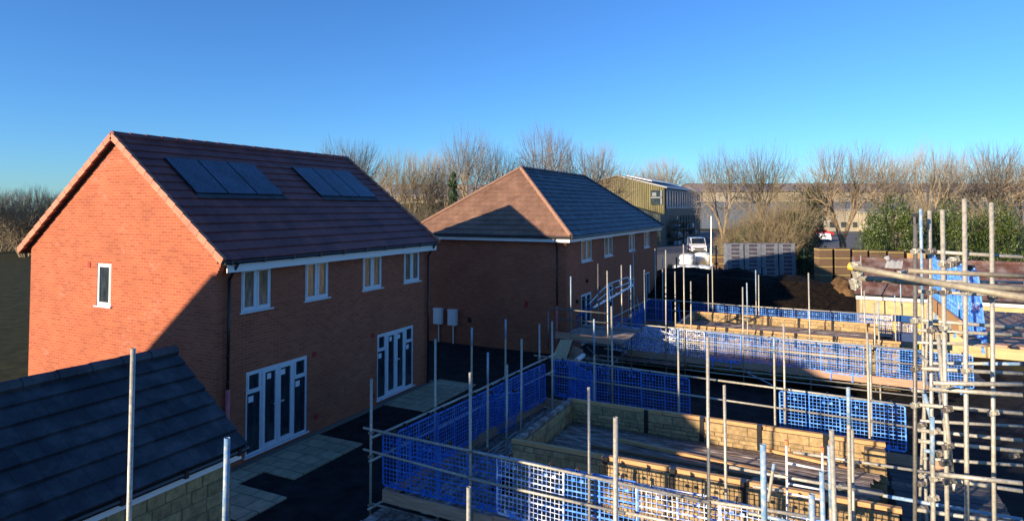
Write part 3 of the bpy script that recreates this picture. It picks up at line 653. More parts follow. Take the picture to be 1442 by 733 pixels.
tubep(sF,'cross_tube',atz(1117,636,2.0),atz(1330,668,2.0));tubep(sF,'cross_tube',atz(1027,657,2.2),atz(1245,696,2.2));tubep(sF,'cross_tube',atz(1243,697,2.2),atz(1440,731,2.2),blue=.97)
tubep(sF,'cross_tube',atz(1060,684,2.1),atz(1104,690.5,2.1));
for p in (atz(1194,651,2.0),atz(1203,652,2.0),atz(1172,655,2.1),atz(1168,683,2.2),atz(1100,668,2.2),atz(1185,684,2.2)): coupler(p,sF,s=1.3)
# right hand tower
sR=thing('scaffold',(4,7,0),'tall scaffold tower of galvanised tubes at the right edge','scaffold','tube scaffolds on the building site')
def rp(x0,y0,x1,y1,d,mat='galv',blue=0,r=TR,ext=True):
    top=atd(x0,y0,d);q=atd(x1,y1,d)
    if ext: dr=(q-top);q=top+dr*(top.z/abs(dr.z))
    tubep(sR,'upright_pole',q,top,r,mat,blue,n=14)
rp(1289,312,1288.5,733,8.0,'galv_dull');rp(1296.5,294,1304,700,10.2,'galv',.25);rp(1309,296,1313.5,733,8.2);rp(1327,295,1334,733,7.4)
rp(1313,587,1314.5,733,7.5,'galv',.15);rp(1308,420,1296,690,11,'galv');rp(1358,280,1362,733,7.2);rp(1396,285,1400,733,7.6)
m=MB();tp=atd(1289,312,8.0);m.tube(tp-Vector((0,0,.02)),tp+Vector((0,0,.06)),.036,8);m.bar(tp+Vector((-.04,0,.08)),tp+Vector((.04,0,.08)),.05,.05);m.build('pole_cap','black_plastic',sR)
def rh(x0,y0,d0,x1,y1,d1,mat='galv',blue=0,r=TR,nm='ledger'): tubep(sR,nm,atd(x0,y0,d0),atd(x1,y1,d1),r,mat,blue,n=12)
# thick pair pointing left, close to the viewer
rh(1203,376,5.0,1292,393,4.6,'galv_weathered');rh(1290,393,4.6,1460,422,4.0,'galv_weathered')
rh(1209,391,5.4,1268,396,5.2,'galv_weathered');rh(1262,395.5,5.2,1460,408,4.8,'galv_weathered');rh(1279,381,6.5,1450,389,6.2,'galv_weathered')
m=MB();c=atd(1203,376,5.0);c2=atd(1195.5,374.2,5.03);m.tube(c,c2,.03,12);m.build('pole_cap','yellow_paint',sR)
for (x,y,d) in ((1204,372,5.0),(1208,386,5.2),(1203,395,5.2),(1206,380,5.05),(1268,385,5.0),(1205,402,5.2)): coupler(atd(x,y,d),sR,'galv',.8)
m=MB();m.bar(atd(1204,398,5.2),atd(1203,408,5.2),.03,.02);m.build('tie_tape','white_fascia',sR)
LR=[(1292,353,8.1,1440,362,7.6),(1293,410,8.2,1450,417,7.8),(1290,450,8.4,1440,462,8),(1292,464.5,8.6,1440,472,8.2),(1293,518,8,1440,526,7.7),(1306,511,9,1440,512,8.4),(1314,539,7,1440,541,6.8),(1308,547,7.2,1440,556,6.8),(1284,549,8.5,1302,551,8.4),(1291,569,8,1440,582,7.6),(1292,605,8.8,1440,620,8.2),(1293,620,8,1440,635,7.6),(1293,669,8,1440,691,7.5),(1291,717,8,1440,739,7.5),(1322,667,7,1440,680,6.6),(1292,395,9.5,1440,398,9.2),(1290,482,10,1440,486,9.8),(1296,592,10,1440,600,9.8),(1300,645,9.6,1440,655,9.2)]
for i,l in enumerate(LR): rh(*l,blue=(.4 if i in (5,) else 0))
rh(1301,634,8.6,1331,637,8.5,'blue_paint_sheen')
rh(1292,497,8.8,1312,514,8.2,nm='brace_pole');rh(1321,470,7.6,1342,680,7.2,nm='brace_pole');rh(1300,548,8.6,1312,590,8.4,'blue_paint_sheen',nm='brace_pole',r=.03);rh(1345,690,7.6,1318,520,9,nm='brace_pole')
for (x,y,d) in ((1289,353,8),(1289,450,8),(1289,518,8),(1289,569,8),(1310,353,8),(1311,410,8),(1312,464,8.1),(1313,518,8),(1330,460,7.3),(1331,410,7.4),(1332,541,7.0),(1333,575,7.3),(1316,606,7.5),(1316,672,7.5),(1334,627,7.3),(1335,676,7.2),(1314,700,7.5),(1328,370,7.4),(1338,372,7.2),(1342,365,7.4),(1325,637,7.5),(1330,650,7.2),(1298,597,9),(1297,680,9.2),(1300,714,9),(1360,410,7.2),(1398,417,7.6),(1361,520,7.2),(1398,580,7.6),(1427,640,8)): coupler(atd(x,y,d),sR,'coupler_steel' if rnd.random()<.5 else 'galv',1.15)
boards(sR,1.85,3.6,11.0,14.5,4.28,'y',('toe_timber','frost_board'),.8)
for (xx,ya_,yb_) in ((1.84,11.52,14.6),):
    m=MB();m.bar((xx,ya_,4.4),(xx,yb_,4.4),.04,.22);m.build('toe_board','pine',sR)
# cloth on the near tube
c=atd(1258,372,4.75);m=MB();rr=random.Random(2)
nn=10
vs=[];fs=[]
for i in range(nn):
    for j in range(nn):
        u=i/(nn-1)*2-1;v=j/(nn-1)*math.pi*1.15-.3
        rad=.036+.014*noise.noise(Vector((u*3,v*2,1)));vs.append(c+Vector((u*.052,0,0))+Vector((math.sin(v)*.01,math.cos(v)*rad,math.sin(v)*rad*1.35-.018)))
for i in range(nn-1):
    for j in range(nn-1): fs.append((i*nn+j,i*nn+j+1,(i+1)*nn+j+1,(i+1)*nn+j))
m.add(vs,fs);m.tube(c+Vector((-.03,0,.03)),c+Vector((-.045,0,.06)),.02,8);t=m.build('cloth_wrap','cloth',org=c,smooth=True);tag(t,'grey rag tied over the thick tube at the right','rag')
# ---------------------------------------------------------------- brick guards
def guard_mesh(W=1.24,Hh=.96):
    m=MB();t=.012;x0,x1=-W/2,W/2
    for z in (0,-Hh): m.box(x0+.03,x1-.03,-t,t,z-.016,z+.016)
    for x in (x0,x1,0): m.box(x-.015,x+.015,-t,t,-Hh+.03,-.03)
    for (cx,cz,sx,sz) in ((x0,0,1,-1),(x1,0,-1,-1),(x0,-Hh,1,1),(x1,-Hh,-1,1)):
        m.bar((cx,0,cz+sz*.03),(cx+sx*.03,0,cz),.022,.022)
    n=16
    for i in range(1,n):
        x=x0+W*i/n
        if abs(x)>.02: m.box(x-.0048,x+.0048,-.006,.006,-Hh+.01,-.01)
    k=12
    for i in range(1,k):
        z=-Hh*i/k;th=.0045 if i not in (4,8) else .012
        m.box(x0+.01,x1-.01,-.0058,.0058,z-th,z+th)
    for x in (-W*.36,W*.36,-.3,.3):     # square lugs
        m.box(x-.032,x+.032,-.011,.011,-.17,-.12);m.box(x-.03,x+.03,-.012,.012,-Hh+.02,-Hh+.09)
    for x in (-W*.3,W*.3): # hooks over the rail
        m.m=1;m.box(x-.012,x+.012,-.034,.075,.005,.078);m.m=0;m.box(x-.02,x+.02,-.03,-.01,-.02,.04)
    return m
def clip_mesh(L=.2):
    m=MB();m.box(-.012,.012,-.014,.014,-L,0);m.box(-.045,.045,-.012,.012,-.01,.05);m.box(-.03,.03,-.016,.016,-L-.02,-L+.01);return m
GM={};CM={}
for mt in ('guard_blue','guard_frost','guard_lit'):
    GM[mt]=guard_mesh().mesh('mesh_panel',[mt,'black_plastic']);CM[mt]=clip_mesh().mesh('clip',mt)
GC=[0]
def guard(pos,yaw,mt,label,group,tilt=0,roll=0,cl=True,scale=1):
    o=bpy.data.objects.new('brick_guard',None);C.objects.link(o);o.location=pos;o.rotation_euler=(tilt,roll,yaw);o.scale=(scale,1,1);tag(o,label,'brick guard',group)
    c=bpy.data.objects.new('mesh_panel',GM[mt]);C.objects.link(c);c.parent=o
    if cl:
        for x in (-.32,.3):
            c=bpy.data.objects.new('clip',CM['guard_blue' if mt=='guard_blue' else 'guard_lit']);C.objects.link(c);c.parent=o;c.location=(x,-.02,-.95)
    return o
def guard_run(p0,p1,z,mats,side,where,group,rnd,step=1.22,skip=(),off=-.045,offn=(0,-1),cl=True):
    p0=Vector(p0).to_2d();p1=Vector(p1).to_2d();d=p1-p0;L=d.length;d.normalize();n=int(L/step+.3);yaw=math.atan2(d.y,d.x);k=0
    nrm=Vector((d.y,-d.x))
    for i in range(n):
        if i in skip: continue
        s=(i+.5)*step;p=p0+d*s+nrm*(-off)
        mt=mats(s)
        guard((p.x,p.y,z-.045+rnd.uniform(-.02,.01)),yaw+rnd.uniform(-.03,.03),mt,f'blue mesh guard, {ORD[k]} from {side} {where}',group,tilt=rnd.uniform(-.05,.05),roll=rnd.uniform(-.02,.02),cl=cl);k+=1
rg=random.Random(21)
GB='blue mesh guards on the near scaffold'
guard_run((-7.55,9.74),(1.6,9.66),2.0,lambda s:'guard_blue' if s<2.6 else 'guard_frost','the left','along the near scaffold front rail',GB,rg,off=.05) if False else None
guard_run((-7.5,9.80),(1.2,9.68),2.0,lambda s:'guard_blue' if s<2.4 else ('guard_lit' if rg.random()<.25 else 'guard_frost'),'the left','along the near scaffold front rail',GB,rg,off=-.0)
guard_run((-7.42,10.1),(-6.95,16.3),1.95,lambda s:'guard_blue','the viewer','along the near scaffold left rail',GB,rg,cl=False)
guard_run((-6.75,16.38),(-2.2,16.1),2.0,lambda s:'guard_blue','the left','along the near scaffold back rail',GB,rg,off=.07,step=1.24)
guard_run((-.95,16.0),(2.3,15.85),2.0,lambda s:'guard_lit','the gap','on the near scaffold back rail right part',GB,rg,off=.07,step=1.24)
guard((-5.9,16.2,1.9),R(-40),'guard_blue','blue mesh guard hanging skew in the back left corner of the near scaffold',GB,cl=False)
guard((-6.95,13.7,1.72),R(70),'guard_blue','loose blue mesh guard slumped against the left side of the near scaffold',GB,tilt=R(10),roll=R(8),cl=False)
GCg='blue mesh guards on the far scaffold'
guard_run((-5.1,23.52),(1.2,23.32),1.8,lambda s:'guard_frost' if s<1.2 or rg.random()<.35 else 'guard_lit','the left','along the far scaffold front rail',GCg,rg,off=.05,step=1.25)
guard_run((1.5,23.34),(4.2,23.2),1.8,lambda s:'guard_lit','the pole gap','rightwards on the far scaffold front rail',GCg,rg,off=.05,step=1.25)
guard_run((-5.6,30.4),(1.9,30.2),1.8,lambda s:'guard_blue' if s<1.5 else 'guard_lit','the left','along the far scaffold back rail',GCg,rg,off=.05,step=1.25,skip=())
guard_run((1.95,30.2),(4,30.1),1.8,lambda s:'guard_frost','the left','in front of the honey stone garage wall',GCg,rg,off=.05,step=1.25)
for i,(x,y,z,yw,tl,rl,mt,lb) in enumerate([(-6.6,23.9,1.62,R(-5),R(-12),R(6),'guard_frost','frosted mesh guard heaped leftmost on the far scaffold front corner'),(-6.2,24.2,1.6,R(10),R(-20),R(-9),'guard_frost','frosted mesh guard leaning in the middle of the heap at the far scaffold front corner'),(-5.5,24.05,1.55,R(-14),R(-16),R(10),'guard_frost','frosted mesh guard leaning rightmost in the heap at the far scaffold front corner'),
 (-7.4,27.5,1.7,R(85),0,0,'guard_blue','dark blue mesh guard on the left side of the far scaffold nearer the viewer'),(-7.5,29.2,1.75,R(88),R(8),0,'guard_blue','dark blue mesh guard on the left side of the far scaffold farther back'),(-7.0,30.0,1.8,R(-3),0,0,'guard_blue','dark blue mesh guard at the back left corner of the far scaffold'),(-5.9,29.2,1.75,R(100),R(-6),0,'guard_blue','dark blue mesh guard standing edge on beside the back left corner guard'),
 (-7.1,24.9,1.75,R(-6),0,0,'guard_blue','dark blue mesh guard behind the stair foot')]):
    guard((x,y,z),yw,mt,lb,GCg,tl,rl,cl=False)
GR='blue mesh guards on the right tower'
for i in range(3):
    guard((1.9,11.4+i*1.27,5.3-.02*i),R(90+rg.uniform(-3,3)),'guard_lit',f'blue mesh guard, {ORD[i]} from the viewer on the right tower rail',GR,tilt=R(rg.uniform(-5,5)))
# ---------------------------------------------------------------- things on far deck
p=atY(1276,478,29.6);t=thing('trestle',(p.x,29.6,.62),'blue and yellow builders trestle in front of the stone garage wall','trestle')
A=atY(1257,447,29.6);B_=atY(1298,447,29.6);D_=atY(1258,473,29.6)
m=MB();m.box(A.x,B_.x,29.5,29.58,A.z-.12,A.z+.12);m.build('panel','stair_blue',t)
m=MB();m.box(A.x,B_.x,29.5,29.9,D_.z-.15,D_.z+.15);m.build('panel','navy',t)
for x in (A.x+.03,B_.x-.1): m=MB();m.box(x,x+.06,29.6,29.66,.62,A.z);m.build('leg','yellow_paint',t)
for i,(px_,py_,mt,s,lb) in enumerate(((1248,474,'black_plastic',.3,'black mortar tub on the far deck beside the trestle'),(1240,468,'navy',.2,'dark blue tub on the far deck left of the black mortar tub'))):
    c=atY(px_,py_,29.3+i*.4);m=MB();m.tube((c.x,c.y,.63),(c.x,c.y,.63+s*1.3),s*.8,12,s*1.05,hollow=True);t=m.build('mortar_tub',mt,org=(c.x,c.y,.63),smooth=True);tag(t,lb,'tub')
# ---------------------------------------------------------------- soil heap
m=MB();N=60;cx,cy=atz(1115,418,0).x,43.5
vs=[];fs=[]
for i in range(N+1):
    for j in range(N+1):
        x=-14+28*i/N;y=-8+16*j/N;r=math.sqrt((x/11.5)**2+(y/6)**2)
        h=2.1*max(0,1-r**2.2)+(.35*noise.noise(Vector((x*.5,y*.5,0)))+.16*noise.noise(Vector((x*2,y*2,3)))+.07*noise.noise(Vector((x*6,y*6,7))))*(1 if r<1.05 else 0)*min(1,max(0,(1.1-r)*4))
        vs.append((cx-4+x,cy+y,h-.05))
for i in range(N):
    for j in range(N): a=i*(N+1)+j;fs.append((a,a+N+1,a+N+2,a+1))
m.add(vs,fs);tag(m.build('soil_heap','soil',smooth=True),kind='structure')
plain('soil_sunlit',(.16,.095,.045),(.07,.042,.022),2.2,.95,bump=.9,spec=.1)  # lighter brown: sunlight on the heap's right end put into the colour
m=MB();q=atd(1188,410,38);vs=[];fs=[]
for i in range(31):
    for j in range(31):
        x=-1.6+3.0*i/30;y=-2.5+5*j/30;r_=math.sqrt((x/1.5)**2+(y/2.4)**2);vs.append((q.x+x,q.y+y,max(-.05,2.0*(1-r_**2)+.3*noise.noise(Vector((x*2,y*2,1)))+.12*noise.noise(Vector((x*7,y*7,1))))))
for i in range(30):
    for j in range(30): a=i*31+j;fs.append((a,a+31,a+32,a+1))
m.add(vs,fs);tag(m.build('soil_heap','soil_sunlit'),kind='structure')  # separate mound added for the sunlit end of the heap
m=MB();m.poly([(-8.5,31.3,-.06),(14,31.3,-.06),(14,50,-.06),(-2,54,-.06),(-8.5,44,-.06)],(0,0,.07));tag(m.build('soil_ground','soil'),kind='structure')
# ---------------------------------------------------------------- pallets of blocks
def pack(cx,cy,z,w,d,h,yaw,mats,label,group,strap=None,nm='block_pack',lab=3,rnd=random.Random(1)):
    t=thing(nm,(0,0,0),label,'block pack' if nm=='block_pack' else 'tile stack',group)
    m=MB();nx,nz=6,5
    # slightly baggy box
    vs=[];
    m.box(-w/2,w/2,-d/2,d/2,0,h)
    t['_o']=(0,0,0)
    b=m.build('wrapped_blocks' if nm=='block_pack' else 'tile_block',mats,t)
    if nm=='block_pack':
        for k in range(lab):
            m=MB();zz=h*(k+.5)/lab;m.box(-w*.24,w*.24,-d/2-.006,-d/2-.002,zz-h*.095,zz+h*.095);m.m=1;m.box(-w*.19,w*.19,-d/2-.009,-d/2-.006,zz-h*.02,zz+h*.02);m.build('printed_label',['maroon_print','grey_wrap'],t)
    if strap:
        m=MB()
        for f in strap: m.box(-w/2-.004,w/2+.004,-d/2-.005,d/2+.005,h*f-.02,h*f+.02)
        m.build('strap','yellow_strap',t)
    t.location=(cx,cy,z);t.rotation_euler=(0,0,yaw);return t
B0=atz(1022,392,0);B1=atz(1118,392,0);wd=(B1-B0)
cols=4;cw=wd.length/cols;yw=math.atan2(wd.y,wd.x)
dpt=B0.dot(Vector((-math.sin(YAW),math.cos(YAW),0)))
ztop=CH-(342-292)/890*dpt
words=['leftmost','second','third','rightmost'];rows=['bottom','middle','top']
hh=ztop/3
for i in range(cols):
    for j in range(3):
        c=B0.lerp(B1,(i+.5)/cols)
        pack(c.x+random.uniform(-.04,.04),c.y+random.uniform(-.05,.05),j*hh+.003,cw*.94,1.0,hh*.985,yw+random.uniform(-.03,.03),'grey_wrap',f'grey wrapped block pack, {rows[j]} row of the {words[i]} column in the tall stack','grey wrapped block packs')
xs=[(1150,1168,349),(1173,1193,349),(1198,1217,351),(1222,1243,352),(1248,1268,353),(1276,1298,356)]
for i,(xa,xb,yt) in enumerate(xs):
    a=atd(xa,yt,52);b=atd(xb,yt,52)
    nm='tile_stack';mt='brown_stack' if i<5 else 'pine'
    pack((a.x+b.x)/2,(a.y+b.y)/2,0,(b-a).length,.9,a.z,YAW,mt,f'brown strapped tile stack, {ORD[i]} from the left in the row behind the soil heap' if i<5 else 'orange timber pack at the right end of the tile stacks','strapped tile stacks',(.96,.72,.48,.24),nm)
a=atz(1012,388,0);pack(a.x,a.y,0,1.3,1,1.9,yw,'brown_stack','brown timber stack left of the grey wrapped block packs','strapped tile stacks',(.3,.6,.9),'tile_stack')
# bulk bags
def bag(px_,py_,w,h,label,seed):
    c=atz(px_,py_,0);rr=random.Random(seed);m=MB();N=14;vs=[];fs=[]
    for i in range(N+1):
        v=i/N;zz=h*v
        for j in range(20):
            an=2*math.pi*j/20;s=(abs(math.cos(an))**.7*math.copysign(1,math.cos(an)),abs(math.sin(an))**.7*math.copysign(1,math.sin(an)))
            r=w/2*(1+.12*math.sin(v*3.1))*(1 if v<.9 else 1-(v-.9)*5)*(1+.16*noise.noise(Vector((an*1.5+seed,v*4,seed))));vs.append((c.x+s[0]*r,c.y+s[1]*r,zz+.1*noise.noise(Vector((an*2,seed,v*3)))*v))
    for i in range(N):
        for j in range(20): a=i*20+j;b=i*20+(j+1)%20;fs.append((a,b,b+20,a+20))
    fs.append(tuple(range(N*20,N*20+20)));m.add(vs,fs);t=m.build('bulk_bag','bag_white',org=(c.x,c.y,0),smooth=True);tag(t,label,'bulk bag','white bulk bags by the road')
for i,(x,y,w,h,lb) in enumerate(((968,372,1.5,1.15,'white bulk bag left of the pair behind, under the van'),(990,370,1.6,1.2,'white bulk bag directly below the white van, right of its pair'),(1004,372,1.4,1.1,'pale bulk bag at the right end by the timber boards'),(958,387,1.3,.9,'shaded bulk bag lowest on the left'),(975,389,1.4,1.0,'shaded bulk bag between two others in the front row'),(991,389,1.4,1.0,'shaded bulk bag at the right of the front row'))): bag(x,y,w,h,lb,i)
a=atz(1007,392,0);b=atz(1026,366,0)
m=MB();m.bar((a.x,a.y,.6),(b.x+1,b.y-8,1.8),.3,.08);tag(m.build('timber_board','pine_dark',org=(a.x,a.y,.5)),'brown timber board sloping beside the white bags','board')
# ---------------------------------------------------------------- vehicles
def vehicle(px_,py_,yaw,L,W,Hh,mat,label,cat,name,van=False):
    c=atz(px_,py_,0);t=thing(name,(0,0,0),label,cat,'vehicles on the trading estate')
    t['_o']=(0,0,0)
    if van: prof=[(-L/2,.3),(-L/2,Hh*.95),(-L/2+.1,Hh),(L*.18,Hh),(L*.36,Hh*.58),(L*.48,Hh*.48),(L/2,Hh*.3),(L/2,.3)]
    else: prof=[(-L/2,.3),(-L/2,Hh*.6),(-L*.42,Hh*.68),(-L*.3,Hh*.97),(L*.08,Hh),(L*.24,Hh*.66),(L*.44,Hh*.55),(L/2,Hh*.42),(L/2,.3)]
    m=MB();m.poly([(x,-W/2,z) for x,z in prof],(0,W,0));m.build('body',mat,t)
    if van:
        q=[(L*.195,Hh*.965),(L*.35,Hh*.62)]
    else: q=[(L*.095,Hh*.965),(L*.225,Hh*.70)]
    m=MB();n=Vector((q[0][1]-q[1][1],0,q[1][0]-q[0][0])).normalized()*.012
    m.poly([Vector((q[0][0],-W*.42,q[0][1]))+n,Vector((q[0][0],W*.42,q[0][1]))+n,Vector((q[1][0],W*.45,q[1][1]))+n,Vector((q[1][0],-W*.45,q[1][1]))+n],n);m.build('windscreen','pane_dark',t)
    for s in (-1,1):
        m=MB();xx=(L*.0,L*.2,L*.33) if van else (-L*.28,L*.06,L*.2)
        m.poly([(xx[0],s*(W/2+.002),Hh*.62),(xx[2],s*(W/2+.002),Hh*.62),(xx[1],s*(W/2+.002),Hh*.92),(xx[0],s*(W/2+.002),Hh*.92)],(0,s*.01,0));m.build('side_window','pane_dark',t)
        m=MB();m.box(L/2-.03,L/2+.012,s*W*.36-.16,s*W*.36+.16,Hh*.33,Hh*.41);m.build('headlight','rim',t)
        for x in (-L*.31,L*.31):
            m=MB();m.tube((x,s*(W/2-.2),.32),(x,s*(W/2+.01),.32),.32,14);wl=m.build('wheel','tyre',t);m=MB();m.tube((x,s*(W/2+.011),.32),(x,s*(W/2+.02),.32),.19,10);m.build('rim','rim',wl)
    m=MB();m.box(L/2,L/2+.03,-W*.42,W*.42,.32,.5);m.build('bumper','black_plastic',t)
    if van:
        m=MB();m.box(-L*.45,L*.3,-W/2-.008,-W/2-.003,Hh*.25,Hh*.42);m.box(-L*.45,L*.3,W/2+.003,W/2+.008,Hh*.25,Hh*.42);m.build('stripe','purple_print',t)
        m=MB();m.box(L/2+.002,L/2+.02,-W*.3,W*.3,Hh*.27,Hh*.38);m.build('grille','black_plastic',t)
    t.location=(c.x,c.y,0);t.rotation_euler=(0,0,yaw)
vehicle(981,355,R(-72),5.0,1.95,2.05,'white_paint','white panel van with dark windscreen facing the bulk bags','van','parked_van',True)
vehicle(1158,332,R(10),4.3,1.8,1.5,'red_paint','red car parked behind the trees left of the forked trunk','car','parked_car')
vehicle(1160,339,R(100),4.2,1.8,1.45,'white_paint','white car parked just in front of the red one','car','parked_car')
vehicle(1143,341,R(100),4.2,1.8,1.45,'black_paint','dark car parked left of the white one near the evergreen','car','parked_car')
vehicle(1205,322,R(15),4.2,1.8,1.45,'silver_paint','silver car parked far off right of the forked trunk','car','parked_car')
vehicle(1200,318,R(10),4.4,1.8,1.5,'red_paint','red car farthest away right of the forked trunk','car','parked_car')
vehicle(1235,327,R(10),4.4,1.8,1.5,'white_paint','white car half hidden behind the big green bush','car','parked_car')
vehicle(1300,330,R(20),4.4,1.8,1.5,'white_paint','white car seen behind the poles of the right tower','car','parked_car')
vehicle(1180,316,R(10),4.4,1.8,1.5,'blue_car','dark blue car parked far off beyond the forked trunk','car','parked_car')
# ---------------------------------------------------------------- industrial buildings
wh=thing('warehouse',(-31.2,120,0),'olive and dark green metal clad warehouse with strip of tall windows','warehouse')
X1,X0,Y0,Y1,Ze,Zr=-23.2,-39.2,104.4,138,9.65,11.7
m=MB();n=44
for i in range(n):
    xa=X0+(X1-X0)*i/n;xb=X0+(X1-X0)*(i+.5)/n;xc=X0+(X1-X0)*(i+1)/n;f=lambda x:Zr-(Zr-Ze)*abs(x+31.2)/8
    m.add([(xa,Y0,4.8),(xb,Y0-.12,4.8),(xb,Y0-.12,f(xb)),(xa,Y0,f(xa))],[(0,1,2,3)]);m.add([(xb,Y0-.12,4.8),(xc,Y0,4.8),(xc,Y0,f(xc)),(xb,Y0-.12,f(xb))],[(0,1,2,3)])
m.build('gable_cladding','olive_clad',wh)
m=MB();m.box(X0,X1,Y0+.2,Y1,0,Ze-.2);m.build('wall','dark_green_clad',wh)
m=MB();m.box(X0,X1-.02,Y0+.02,Y0+.2,0,4.8);m.build('wall','dark_green_clad',wh)
m=MB();m.poly([(X0-.5,Y0-.4,Ze-.1),(-31.2,Y0-.4,Zr+.05),(X1+.5,Y0-.4,Ze-.1),(X1+.5,Y0-.4,Ze-.3),(-31.2,Y0-.4,Zr-.15),(X0-.5,Y0-.4,Ze-.3)],(0,Y1-Y0+.8,0));m.build('roof','clad_grey',wh)
m=MB();m.poly([(-30.5,Y0+3,Zr),(-26,Y0+3,Zr-1.05),(-26,Y1-8,Zr-1.05),(-30.5,Y1-8,Zr)],(0,0,.12));m.build('roof_sheet','white_fascia',wh)
m=MB();m.box(X1,X1+.08,Y0+.6,Y1-.8,6.3,9.0);m.build('window','glazing',wh)
m=MB();k=15
for i in range(k+1): yy=Y0+.6+(Y1-1.4-Y0)*i/k;m.box(X1+.08,X1+.2,yy-.12,yy+.12,6.2,9.1)
m.box(X1+.08,X1+.22,Y0+.5,Y1-.7,6.0,6.3);m.box(X1+.08,X1+.22,Y0+.5,Y1-.7,9.0,9.15);m.build('mullion','clad_grey',wh)
m=MB();m.box(X1,X1+.03,Y0+.3,Y1-.3,0,5.9);m.build('lower_cladding','dark_green_clad',wh)
m=MB();a=atY(917,268,Y0);b=atY(933,288,Y0);m.box(a.x,b.x,Y0-.25,Y0-.15,b.z,a.z);m.build('window','pane_dark',wh)
m=MB();m.box(a.x+.2,a.x+.9,Y0-.28,Y0-.25,b.z+1.4,b.z+2.0);m.box(b.x-.3,b.x,Y0-.28,Y0-.25,b.z,a.z);m.m=1;m.box(a.x,b.x,Y0-.28,Y0-.25,(a.z+b.z)/2-.06,(a.z+b.z)/2+.06);m.build('window_poster',['clad_blue','clad_grey'],wh)
# racks against the warehouse
rk=thing('storage_rack',(-21.5,112,0),'dark steel racks loaded with pale goods beside the warehouse wall','rack')
m=MB()
for i in range(9): m.box(-22.6,-22.5,106+i*2.6,106.1+i*2.6,0,4.8);m.box(-21.5,-21.4,106+i*2.6,106.1+i*2.6,0,4.8)
for z in (1.2,2.5,3.8): m.box(-22.6,-21.4,106,127,z,z+.1)
m.build('frame','dark_green_clad',rk)
for i in range(24):
    m=MB();yy=106.3+random.random()*19;zz=random.choice((.0,1.3,2.6));m.box(-22.4,-21.5,yy,yy+random.uniform(.6,1.8),zz,zz+random.uniform(.3,.9));m.build('stored_goods',random.choice(('grey_wrap','clad_blue','bag_white')),rk)
an=thing('shed',(-33,99,0),'added dark lean to volume for the shadow low on the olive warehouse gable','shed')  # dark volume added where the diagonal shadow crosses the gable
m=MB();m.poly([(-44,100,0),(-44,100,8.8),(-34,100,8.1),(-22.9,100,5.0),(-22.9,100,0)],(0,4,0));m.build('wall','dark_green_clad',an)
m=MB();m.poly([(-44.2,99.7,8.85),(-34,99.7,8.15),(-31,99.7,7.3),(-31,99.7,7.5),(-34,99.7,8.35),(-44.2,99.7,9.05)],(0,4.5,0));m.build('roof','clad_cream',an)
def longshed(name,pa,pb,d,yt,yr,yw_,yb,label,mats,depth=25):
    """long building facing the camera: roof between yt..yr, wall yr..yw, lower yw..yb"""
    A=atd(pa,292,d);B=atd(pb,292,d);z=lambda y:CH+(292-y)/890*d
    L=(B-A).length;t=thing(name,(0,0,0),label,'warehouse');t['_o']=(0,0,0)
    m=MB();m.box(0,L,0,depth,z(yw_),z(yr));m.build('wall',mats[1],t)
    m=MB();m.box(0,L,-.5,depth,0,z(yw_)-.01);m.build('lower_wall',mats[2],t)
    m=MB();m.poly([(-1,-.6,z(yr)),(-1,depth/2,z(yt)+1.5),(-1,depth+.5,z(yr)),(-1,depth+.5,z(yr)-.3),(-1,-.6,z(yr)-.3)],(L+2,0,0));m.build('roof',mats[0],t)
    i=0
    while i<L: m=MB();m.box(i,i+.25,-.7,-.5,0,z(yr)-.1);m.build('downpipe',mats[0],t);i+=L/14
    v=B-A;t.location=(A.x,A.y,0);t.rotation_euler=(0,0,math.atan2(v.y,v.x));return t
longshed('warehouse',984,1480,185,263,268,284,300,'long distant warehouse with cream wall and brown roof behind the bare trees',('clad_brown','clad_cream','clad_blue'))
longshed('warehouse',430,700,150,266,275,286,300,'pale long shed glimpsed between the two brick houses',('clad_grey','clad_cream','ground_mix'))

# low pale buildings at car park back
for i,(pa,pb,d,yt,mt,lb) in enumerate(((1130,1215,165,296,'clad_cream','low cream building beyond the car park behind the forked tree'),(1222,1330,160,300,'clad_cream','low pale building beyond the car park behind the big green bush'))):
    A=atd(pa,292,d);B=atd(pb,292,d);z=CH+(292-yt)/890*d;t=thing('shed',(A.x,A.y,0),lb,'building');t['_o']=(0,0,0)
    L=(B-A).length;m=MB();m.box(0,L,0,10,0,z);m.build('wall',mt,t);m=MB();m.box(-.3,L+.3,-.3,10.3,z,z+.35);m.build('roof','clad_grey',t)
    q=1
    while q<L-2: k=MB();k.box(q,q+1.4,-.05,-.01,1.0,2.4);q+=3;k.build('window','pane_dark',t)
    v=B-A;t.rotation_euler=(0,0,math.atan2(v.y,v.x))
# ---------------------------------------------------------------- fence, lamp post
fe=thing('mesh_fence',(0,60,0),'thin green mesh fence with posts behind the stacks','fence')
A=atz(1000,384,0);B=atz(1345,384,0);n=14
for i in range(n):
    p=A.lerp(B,i/(n-1));m=MB();m.box(p.x-.04,p.x+.04,p.y-.04,p.y+.04,0,2.4);m.build('post','green_steel',fe)
m=MB();L=(B-A).length
for i in range(int(L/.2)):
    p=A+(B-A)*(i*.2/L);m.tube((p.x,p.y,.05),(p.x,p.y,2.3),.006,3,caps=False)
for z in (.1,.7,1.3,1.9,2.3): m.tube((A.x,A.y,z),(B.x,B.y,z),.008,3,caps=False)
m.build('wire_mesh','green_steel',fe)
p=atz(1001.5,388,0);tp=atd(1001.5,304,(p-O).dot(Vector((-math.sin(YAW),math.cos(YAW),0))))
m=MB();m.tube((p.x,p.y,0),(tp.x,tp.y,tp.z),.065,8,.05);tag(m.build('lamp_column','white_fascia',org=(p.x,p.y,0)),'plain white column standing right of the van','column')
